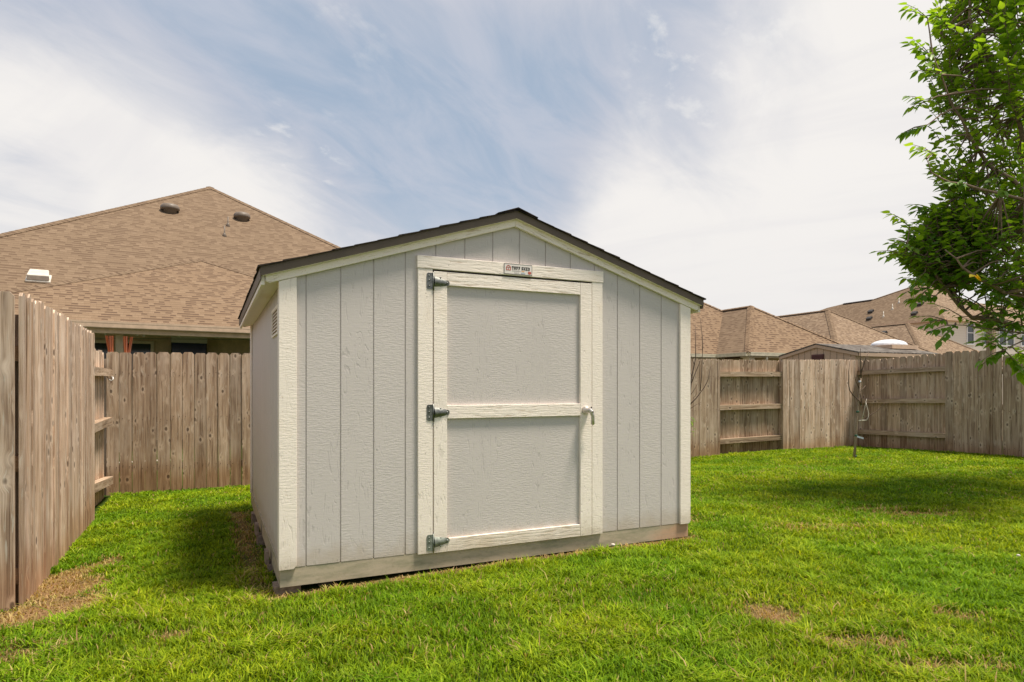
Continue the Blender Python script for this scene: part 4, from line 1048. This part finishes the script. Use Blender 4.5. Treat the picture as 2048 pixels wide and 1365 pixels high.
for px_, py_ in ((1739, 639), (1731+11, 625), (1829, 629), (1841, 610)):
    c = ray_plane(px_, py_, p3, n3); nn3 = n3 if n3.z > 0 else -n3; uu3 = up3.normalized(); mb = MB()
    mb.prism([c-F3_.e1*.17-uu3*.12, c+F3_.e1*.17-uu3*.12, c+F3_.e1*.17+uu3*.14, c-F3_.e1*.17+uu3*.14], nn3*.12+Vector((0, 0, .02)), .5); mb.build('roof_vent', 'vent_dark', r3)
for px_, py_ in ((1767, 634), (1785, 619), (1798, 606)):
    c = ray_plane(px_, py_, p3, n3); mb = MB(); mb.tube([c-Vector((0, 0, .1)), c+Vector((0, 0, .36))], .028, 8); mb.lathe(c, [(.13, -.1), (.05, .07), (.03, .14)], (0, 0, 1), 10); mb.build('vent_pipe', 'vent_cream', r3)

r4 = thing('neighbour_house', 'low mottled hip roofed house in front of the two storey one', 'house')
F4_ = Frame(.651*33.5, 33.5, TR, H); a4 = 3.75; hip_wing(r4, F4_, 2*a4, a4, .698, 1.16, 7.6, MX)
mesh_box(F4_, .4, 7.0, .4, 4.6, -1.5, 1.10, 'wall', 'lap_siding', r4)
n4 = F4_.e1.cross(F4_(1, 0, .698)-F4_(0, 0, 0)).normalized(); c = ray_plane(1766, 670, F4_(0, 0, 1.16), n4); nn4 = n4 if n4.z > 0 else -n4; uu4 = (F4_(1, 0, .698)-F4_(0, 0, 0)).normalized()
mb = MB(); mb.prism([c-F4_.e1*.2-uu4*.18, c+F4_.e1*.2-uu4*.18, c+F4_.e1*.2+uu4*.2, c-F4_.e1*.2+uu4*.2], nn4*.16, .5); mb.build('roof_vent', 'vent_dark', r4)

# --- tan neighbour shed beyond the back fence on the right
ns = thing('garden_shed', 'tan neighbour shed with low roof and white dome skylight beyond the right fence', 'shed')
FN = Frame(8.96, 16.5, TR, H); zE = .90; gw = 2.62; pz = 1.185; Ln = 3.28
for (q0_, q1_, za_, zb_) in ((0, gw/2, zE, pz), (gw, gw/2, zE, pz)):
    roofface(ns, [FN(-.06, q0_, za_), FN(Ln, q0_, za_), FN(Ln, q1_, zb_), FN(-.06, q1_, zb_)], 'shingles_shed_far', FN(0, 1 if q0_ == 0 else -1, .2)-FN(0, 0, 0), th=.03)
    mb = MB(); mb.prism([FN(-.05, q0_+(.02 if q0_ == 0 else -.02), za_-.035), FN(-.05, q1_, zb_-.035), FN(-.05, q1_, zb_-.115), FN(-.05, q0_+(.02 if q0_ == 0 else -.02), za_-.115)], FN.e0*.03, .5); mb.build('rake_board', 'siding_tan_far', ns)
mb = MB(); mb.prism([FN(0, .12, -1.3), FN(0, gw-.12, -1.3), FN(0, gw-.12, zE-.03), FN(0, gw/2, pz-.05), FN(0, .12, zE-.03)], FN.e0*.08, .5); mb.build('gable_wall', 'siding_tan_far', ns)
mesh_box(FN, .081, Ln-.1, .12, .2, -1.3, zE-.04, 'side_wall', 'siding_tan_far', ns); mesh_box(FN, Ln-.18, Ln-.1, .2, gw-.12, -1.3, zE-.04, 'end_wall', 'siding_tan_far', ns)
mesh_box(FN, 0, Ln, .0, .025, zE-.12, zE-.035, 'fascia_board', 'siding_tan_far', ns)
for k in range(11):
    qk = .25+k*.21; mb = MB(); zt_ = pz-.06-abs(qk-gw/2)*.21-.02; mb.prism([FN(-.003, qk, -1.3), FN(-.003, qk+.012, -1.3), FN(-.003, qk+.012, zt_), FN(-.003, qk, zt_)], FN.e0*.002, .1); mb.build('batten_line', 'fascia_brown', ns)
for (px0, px1, py0, py1) in ((1624, 1648, 710, 724),):
    A = ray_plane(px0, py0, FN(-.01, 0), FN.e0); B_ = ray_plane(px1, py1, FN(-.01, 0), FN.e0); qa, qb = sorted(((A-FN.o).dot(FN.e1), (B_-FN.o).dot(FN.e1)))
    mb = MB()
    mb.prism([FN(-.03, qa, A.z-H-.2), FN(-.03, qb, A.z-H-.2), FN(-.03, qb, A.z-H), FN(-.03, qa, A.z-H)], FN.e0*.025, .5); 
    for k in range(4): zq = A.z-H-.18+k*.045; mb.prism([FN(-.045, qa+.02, zq), FN(-.045, qb-.02, zq), FN(-.031, qb-.02, zq+.03), FN(-.031, qa+.02, zq+.03)], (0, 0, .006), .5)
    mb.build('vent', 'vent_burgundy', ns)
sk = FN(2.62, 1.1, pz-.07)
mb = MB(); prof = [(.47*math.cos(R(t)), .17*math.sin(R(t))) for t in range(0, 91, 10)]; mb.lathe(sk+Vector((0, 0, .07)), [(.47, -.02)]+[(max(a, .01), b) for a, b in prof], (0, 0, 1), 28); mb.build('skylight', 'dome_white', ns)
mb = MB(); mb.prism([sk-FN.e0*.55-FN.e1*.5+Vector((0, 0, -.06)), sk+FN.e0*.55-FN.e1*.5+Vector((0, 0, -.06)), sk+FN.e0*.55+FN.e1*.4+Vector((0, 0, -.06)), sk-FN.e0*.55+FN.e1*.4+Vector((0, 0, -.06))], (0, 0, .11), .5); mb.build('skylight_curb', 'gutter_tan', ns)

# ------------------------------------------------------------------ sapling and bare shrub
def stem(mb, pts, D, r0, r1, jit=0):
    rg_ = random.Random(int(pts[0][0]*3+pts[-1][1])); n_ = len(pts)
    mb.tube([P(x_, y_, D+rg_.uniform(-jit, jit)*i/n_) for i, (x_, y_) in enumerate(pts)], [r0+(r1-r0)*i/(n_-1) for i in range(n_)], 6)
sb = P(1708.6, 919, 10.8); D_ = 10.8
sp = thing('sapling_tree', 'thin leafless staked sapling standing in the lawn before the fence corner', 'tree', (sb.x, sb.y, float(gz(sb.x, sb.y))))
def Z6(x_, y_): return (1640+x_/5.25, 680+y_/5.25)
class LMB(MB):
    pass
def shiftbuild(mb, name, mat, root):
    lx_, ly_, lz_ = root.location; mb.v = [(a-lx_, b-ly_, c-lz_) for a, b, c in mb.v]; return mb.build(name, mat, root)
mb = MB(); stem(mb, [Z6(*q) for q in ((358, 1275), (375, 1010), (395, 750), (415, 560), (430, 400))], D_, .025, .011); shiftbuild(mb, 'trunk', 'bark_pale', sp)
tw = [([(430, 400), (428, 250), (425, 90)], .012, .003), ([(436, 672), (400, 630), (345, 580), (312, 530), (300, 470), (302, 400), (300, 330), (325, 185)], .011, .003), ([(420, 530), (385, 450), (365, 400), (365, 290)], .008, .002),
      ([(345, 580), (360, 520), (385, 460)], .004, .002), ([(430, 350), (450, 290), (480, 200), (515, 120)], .010, .003), ([(425, 540), (450, 515), (478, 480)], .006, .003), ([(430, 690), (438, 640), (420, 560)], .010, .006),
      ([(450, 845), (520, 795), (600, 750), (650, 700), (695, 655)], .007, .002), ([(425, 470), (445, 430), (455, 420)], .005, .002)]
for q, a, b in tw:
    mb = MB(); stem(mb, [Z6(*z_) for z_ in q], D_, a*1.15, b*1.2, .15); shiftbuild(mb, 'branch', 'bark_dark', sp)
for q, a, b in [([(405, 850), (450, 845), (490, 845), (505, 820), (510, 770), (490, 690), (480, 650)], .007, .004), ([(440, 845), (460, 760), (482, 655), (490, 620)], .005, .003)]:
    mb = MB(); stem(mb, [Z6(*z_) for z_ in q], D_-.05, a, b, .1); shiftbuild(mb, 'branch', 'cream_plastic', sp)
for (x_, y_, m_) in ((395, 755, 'green_tape'), (371, 1222, 'green_tape'), (418, 440, 'pale_tape'), (377, 1005, 'green_tape')):
    p = P(*Z6(x_, y_), D_); mb = MB(); mb.tube([p-Vector((0, 0, .016)), p+Vector((0, 0, .016))], .025 if y_ > 700 else .018, 10); shiftbuild(mb, 'tie_tape', m_, sp)
mb = MB(); a_, b_ = P(*Z6(388, 1005), D_-.02), P(*Z6(458, 1027), D_-.02); mb.prism([a_, b_, b_-Vector((0, 0, .03)), a_-Vector((0, 0, .03))], (0, .006, 0), .5); shiftbuild(mb, 'plant_tag', 'pale_tape', sp)

sb2 = P(1374, 912, 11.1)
bs = thing('bare_shrub', 'bare twiggy shrub against the fence just right of the shed', 'shrub', (sb2.x, sb2.y, float(gz(sb2.x, sb2.y))))
def Z8(x_, y_): return (1350+x_/5.46, 680+y_/5.46)
for q, a, b in [([(135, 1290), (140, 1000), (150, 810), (165, 560), (185, 400), (225, 200), (226, 0), (222, -170)], .022, .003), ([(150, 720), (230, 640), (320, 520), (360, 440), (390, 290)], .011, .003), ([(275, 560), (290, 400), (296, 280), (300, 140), (296, -40), (285, -160), (275, -240)], .008, .003),
                ([(170, 500), (215, 380), (265, 260), (285, 180)], .009, .003), ([(185, 400), (160, 340), (150, 300)], .006, .003), ([(160, 620), (220, 530), (245, 480)], .005, .002), ([(155, 760), (230, 710), (290, 680)], .005, .002), ([(200, 640), (235, 590), (238, 540)], .004, .002),
                ([(210, 270), (180, 190), (160, 120)], .006, .002), ([(150, 640), (120, 540), (110, 300), (150, 60)], .009, .003), ([(300, 140), (306, 60), (300, -80)], .004, .002)]:
    mb = MB(); stem(mb, [Z8(*z_) for z_ in q], 11.1, a*1.0, b*1.1, .12); shiftbuild(mb, 'branch', 'bark_dark', bs)

def leaf(mb, p, dr, up_, L, w_, r, curl=.18):
    """pointed ovate leaf with a folded midrib"""
    d = dr.normalized(); s = d.cross(up_); s = s.normalized() if s.length > 1e-4 else Vector((1, 0, 0)); n_ = s.cross(d)
    def q(t, o, z_): return p+d*(L*t)+s*(w_*o)+n_*(L*z_)
    vs = [q(0, 0, 0), q(.2, .42, .05), q(.5, .46, .02-curl*.2), q(.78, .20, -curl*.5), q(1.0, 0, -curl), q(.78, -.20, -curl*.5), q(.5, -.46, .02-curl*.2), q(.2, -.42, .05), q(.2, 0, -.03), q(.5, 0, -.05-curl*.2), q(.78, 0, -.04-curl*.5)]
    mb.faces(vs, [[0, 1, 8], [1, 2, 9, 8], [2, 3, 10, 9], [3, 4, 10], [4, 5, 10], [5, 6, 9, 10], [6, 7, 8, 9], [7, 0, 8]], r, d, 0, True)
rl = random.Random(3); mb = MB()
for k in range(26):
    p = P(1378+rl.uniform(-4, 9), rl.uniform(835, 868), 10.9+rl.uniform(-.1, .1)); leaf(mb, p, Vector((rl.uniform(-.4, 1), rl.uniform(-1, .2), rl.uniform(-.8, .3))), Vector((0, 0, 1)), .07, .04, rl.random())
shiftbuild(mb, 'foliage', 'leaf_fresh', bs)

# ------------------------------------------------------------------ leafy tree on the right
TX, TY = 6.75, 7.0; tz = float(gz(TX, TY))
tree = thing('leafy_tree', 'leafy green tree leaning into the picture from the right edge', 'tree', (TX, TY, tz))
rt = random.Random(12)
def PD(q): return P(q[0], q[1], q[2])
trunk_pts = [Vector((TX, TY, tz-.1)), Vector((TX-.03, TY, .5)), Vector((TX+.02, TY+.02, 1.1)), Vector((TX-.02, TY, 1.75)), Vector((TX+.03, TY+.05, 2.6)), Vector((TX, TY, 3.6)), Vector((TX+.05, TY, 4.8))]
mb = MB(); mb.tube(trunk_pts, [.14, .11, .10, .09, .07, .05, .02], 12); shiftbuild(mb, 'trunk', 'bark_tree', tree)
LIMBS = [  # px, py, depth
    [(2255, 690, 7.0), (2140, 520, 6.85), (2048, 384, 6.7), (1990, 340, 6.6), (1958, 300, 6.55), (1925, 240, 6.5), (1895, 190, 6.45), (1865, 110, 6.4)],
    [(2250, 560, 7.0), (2130, 400, 6.9), (2045, 270, 6.8), (2028, 190, 6.8), (2030, 100, 6.8), (2022, -10, 6.8), (2030, -150, 6.8)],
    [(2028, 200, 6.8), (1985, 140, 6.7), (1965, 90, 6.6), (1940, 40, 6.6), (1935, -20, 6.6), (1925, -120, 6.6)],
    [(2255, 620, 6.9), (2130, 450, 6.3), (2048, 400, 6.1), (1960, 378, 6.0), (1900, 366, 6.0), (1862, 345, 6.0), (1853, 318, 6.0)],
    [(2255, 700, 7.0), (2130, 590, 7.0), (2040, 520, 7.0), (1990, 470, 7.0), (1950, 440, 7.0), (1905, 425, 6.9), (1865, 425, 6.9)],
    [(2250, 740, 7.0), (2120, 680, 6.9), (2000, 642, 6.8), (1945, 636, 6.7), (1918, 612, 6.7), (1890, 575, 6.65), (1868, 540, 6.6), (1845, 520, 6.6), (1812, 508, 6.6)],
    [(2255, 650, 6.9), (2130, 600, 6.5), (2048, 578, 6.3), (2010, 588, 6.2), (1960, 560, 6.2), (1925, 535, 6.2), (1890, 500, 6.2)],
    [(2255, 740, 7.0), (2130, 700, 6.6), (2060, 668, 6.4), (1990, 660, 6.4), (1930, 652, 6.4), (1895, 650, 6.4)],
    [(2255, 735, 6.9), (2150, 700, 6.5), (2060, 680, 6.3), (2030, 690, 6.25), (2005, 705, 6.2)],
    [(2255, 600, 7.2), (2130, 420, 7.6), (2060, 330, 7.7), (2000, 260, 7.7), (1950, 200, 7.7), (1915, 160, 7.6)],
    [(2255, 640, 7.2), (2130, 520, 7.8), (2040, 440, 8.0), (1960, 380, 8.0), (1900, 330, 8.0)],
    [(2255, 690, 7.2), (2130, 620, 7.8), (2040, 560, 8.0), (1960, 510, 8.0), (1890, 470, 8.0)],
    [(2255, 560, 6.9), (2180, 350, 6.3), (2110, 180, 6.2), (2080, 50, 6.2), (2060, -60, 6.2)],
    [(2260, 560, 7.1), (2330, 350, 7.2), (2380, 200, 7.4), (2420, 60, 7.4)], [(2260, 640, 7.1), (2380, 480, 7.0), (2480, 380, 7.0), (2560, 300, 7.0)], [(2260, 690, 7.0), (2400, 620, 6.8), (2520, 560, 6.6)],
    [(2260, 560, 7.1), (2270, 300, 7.6), (2280, 100, 8.0), (2300, -100, 8.2)], [(2260, 640, 7.0), (2250, 480, 6.0), (2240, 400, 5.6)], [(2260, 640, 7.2), (2300, 540, 8.2), (2330, 460, 8.9)]]
nodes_ = []
for i, lm in enumerate(LIMBS):
    pts = [PD(q) for q in lm]; n_ = len(pts); r0 = {3: .022, 7: .014, 8: .016, 5: .028}.get(i, .034)
    mb = MB(); fine_pts = []
    for k in range(n_-1):
        for s_ in (0, .5): fine_pts.append(pts[k].lerp(pts[k+1], s_)+Vector((rt.uniform(-.015, .015), rt.uniform(-.02, .02), rt.uniform(-.015, .015)))*(1 if s_ else .3))
    fine_pts.append(pts[-1]); m_ = len(fine_pts)
    mb.tube(fine_pts, [r0*(1-.85*k/(m_-1)) for k in range(m_)], 7); shiftbuild(mb, 'branch', 'bark_tree', tree)
    for k in range(m_): 
        if k >= 2: nodes_.append((fine_pts[k], (fine_pts[k]-fine_pts[k-1]).normalized()))
def left_edge(py):
    pts = [(-260, 1975), (-120, 1900), (-20, 1905), (15, 1875), (45, 1850), (75, 1880), (90, 1850), (115, 1828), (150, 1850), (200, 1848), (240, 1845), (290, 1862), (330, 1862), (365, 1868), (400, 1895), (420, 1868), (450, 1838), (480, 1812), (505, 1792), (525, 1795), (545, 1832), (580, 1842), (610, 1868), (640, 1872), (660, 1900), (680, 1945), (700, 1998), (722, 2010), (735, 2030)]
    for (a, b), (c, d) in zip(pts, pts[1:]):
        if a <= py <= c: return b+(d-b)*(py-a)/(c-a)
    return 2100
twigs = MB(); leaves = MB(); nleaf = 0
def spray(p, d, L, nl, ls=1.0):
    global nleaf
    d = d.normalized(); end = p+d*L; mid = p.lerp(end, .5)+Vector((0, 0, .02)); twigs.tube([p, mid, end], [.006, .004, .002], 4, rt.random(), False)
    base_r = rt.random()
    for k in range(nl):
        t = (k+.6)/nl; q = p.lerp(end, t); sd = d.cross(Vector((0, 0, 1))); sd = sd.normalized() if sd.length > .1 else Vector((1, 0, 0))
        az_ = (1 if k % 2 else -1)
        dd = d*rt.uniform(.2, .8)+sd*az_*rt.uniform(.5, 1.1)+Vector((rt.uniform(-.3, .3), rt.uniform(-.3, .3), rt.uniform(-.75, -.05)))
        if k == nl-1: dd = d+Vector((0, 0, -.3))
        sz = rt.uniform(.068, .118)*ls
        leaf(leaves, q, dd, Vector((rt.uniform(-.4, .4), rt.uniform(-.4, .4), 1)), sz, sz*.62, min(1, max(0, .7*rt.random()+.3*base_r)), rt.uniform(.05, .35)); nleaf += 1
hole = lambda v: vnoise(np.array([v.x*1.0+v.y*.3]), np.array([v.z]), 2.3, 41)[0]
cnt = 0; tries = 0
NV = np.array([tuple(n_[0]) for n_ in nodes_])
while cnt < 1500 and tries < 30000:
    tries += 1
    py = rt.uniform(-110, 735); le = left_edge(py); q_ = rt.random(); px_ = le+12+rt.random()*(2160-le) if q_ < .70 else (le+rt.uniform(8, 110) if q_ < .80 else rt.uniform(2110, 2640))
    if rt.random() < .13: py = rt.uniform(425, 585); le = left_edge(py); px_ = le+rt.uniform(6, 190)
    if py < 340 and px_-le < 120 and rt.random() < .5: continue
    inview = px_ < 2110
    if not inview and rt.random() < .5: continue
    ed = px_-le
    D_ = 7.0+rt.uniform(-1, 1)*min(1.7, .25+ed/260)
    if px_ > 2300: 
        dd_ = ((px_-2260)/330)**2+((py-300)/430)**2
        if dd_ > 1: continue
    if py > 560 and px_ < 2110 and rt.random() < (.92 if (px_ < 1960 or py > 648) else .25): continue
    v = P(px_, py, D_)
    hv = hole(v)
    if hv < .33 and ed > 45: continue
    if v.z < .9+.25*rt.random(): continue
    i_ = int(np.argmin(((NV-np.array(tuple(v)))**2).sum(1))); nb = nodes_[i_][0]
    dv = v-nb
    if dv.length > .95: continue
    out = (v-Vector((TX, TY, 1.8))).normalized()*.7+Vector((0, 0, .35))
    L_ = rt.uniform(.18, .34)
    st_ = v-out.normalized()*L_*.6
    if dv.length > .12: twigs.tube([nb, nb.lerp(st_, .55)+Vector((0, 0, .03)), st_], [.010, .007, .005], 5, rt.random(), False)
    spray(st_, out+Vector((rt.uniform(-.4, .4), rt.uniform(-.4, .4), rt.uniform(-.3, .3))), L_, rt.randint(7, 11), .92 if ed < 60 else 1.0); cnt += 1
# leafy tips that draw the outline
for (x_, y_, D_, dx_, dz_) in ((1862, 112, 6.4, -1, .5), (1855, 36, 6.5, -1, .35), (1940, 8, 6.6, -.2, 1), (1850, 205, 6.4, -.8, -.2), (1855, 250, 6.4, -1, -.3), (1870, 310, 6.2, -1, .1), (1868, 420, 6.9, -1, .1), (1820, 455, 6.6, -1, .6), (1806, 508, 6.6, -1, -.05), (1830, 500, 6.6, -1, .4),
        (1850, 545, 6.6, -.6, -.6), (1860, 575, 6.6, -.7, -.4), (1872, 592, 6.6, -.8, -.3), (1890, 640, 6.4, -1, -.05), (1912, 650, 6.4, -.7, -.4), (2012, 700, 6.2, -.7, -.5), (2020, 712, 6.2, .5, -.4), (2035, 705, 6.2, .6, -.5), (2005, 695, 6.2, -.6, .1), (1975, 30, 6.8, .6, .6), (2005, 10, 6.7, -.4, .5), (1900, 60, 6.5, -.8, .2), (1880, 150, 6.4, -.9, .3)):
    p = P(x_, y_, D_); i_ = int(np.argmin(((NV-np.array(tuple(p)))**2).sum(1))); nb = nodes_[i_][0]
    twigs.tube([nb, nb.lerp(p, .5)+Vector((0, 0, .02)), p], [.010, .007, .005], 5, .5, False)
    for s_ in range(2): spray(p, Vector((dx_, rt.uniform(-.4, .3), dz_+rt.uniform(-.3, .3))), .26, 9)
mb = twigs; o = shiftbuild(mb, 'twigs', 'bark_tree', tree); o['kind'] = 'stuff'
o = shiftbuild(leaves, 'crown', 'leaf_green', tree)
# pale yellow-green young shoots
mb = MB()
for (x_, y_, D_, n_) in ((1982, 362, 5.95, 5), (2008, 380, 5.95, 6), (1990, 388, 5.95, 3), (1925, 366, 5.95, 6), (1905, 362, 5.95, 4), (1952, 552, 6.1, 4), (1966, 554, 6.1, 2), (1990, 590, 6.1, 6)):
    for k in range(n_):
        p = P(x_+rt.uniform(-6, 6), y_+rt.uniform(-5, 5), D_); leaf(mb, p, Vector((rt.uniform(-.8, 1), rt.uniform(-.6, .2), rt.uniform(-1, .1))), Vector((0, -.6, 1)), .075, .05, 1.0 if y_ == 552 else rt.random())
shiftbuild(mb, 'young_leaves', 'leaf_fresh', tree)
print('leaves', nleaf, 'clusters', cnt)
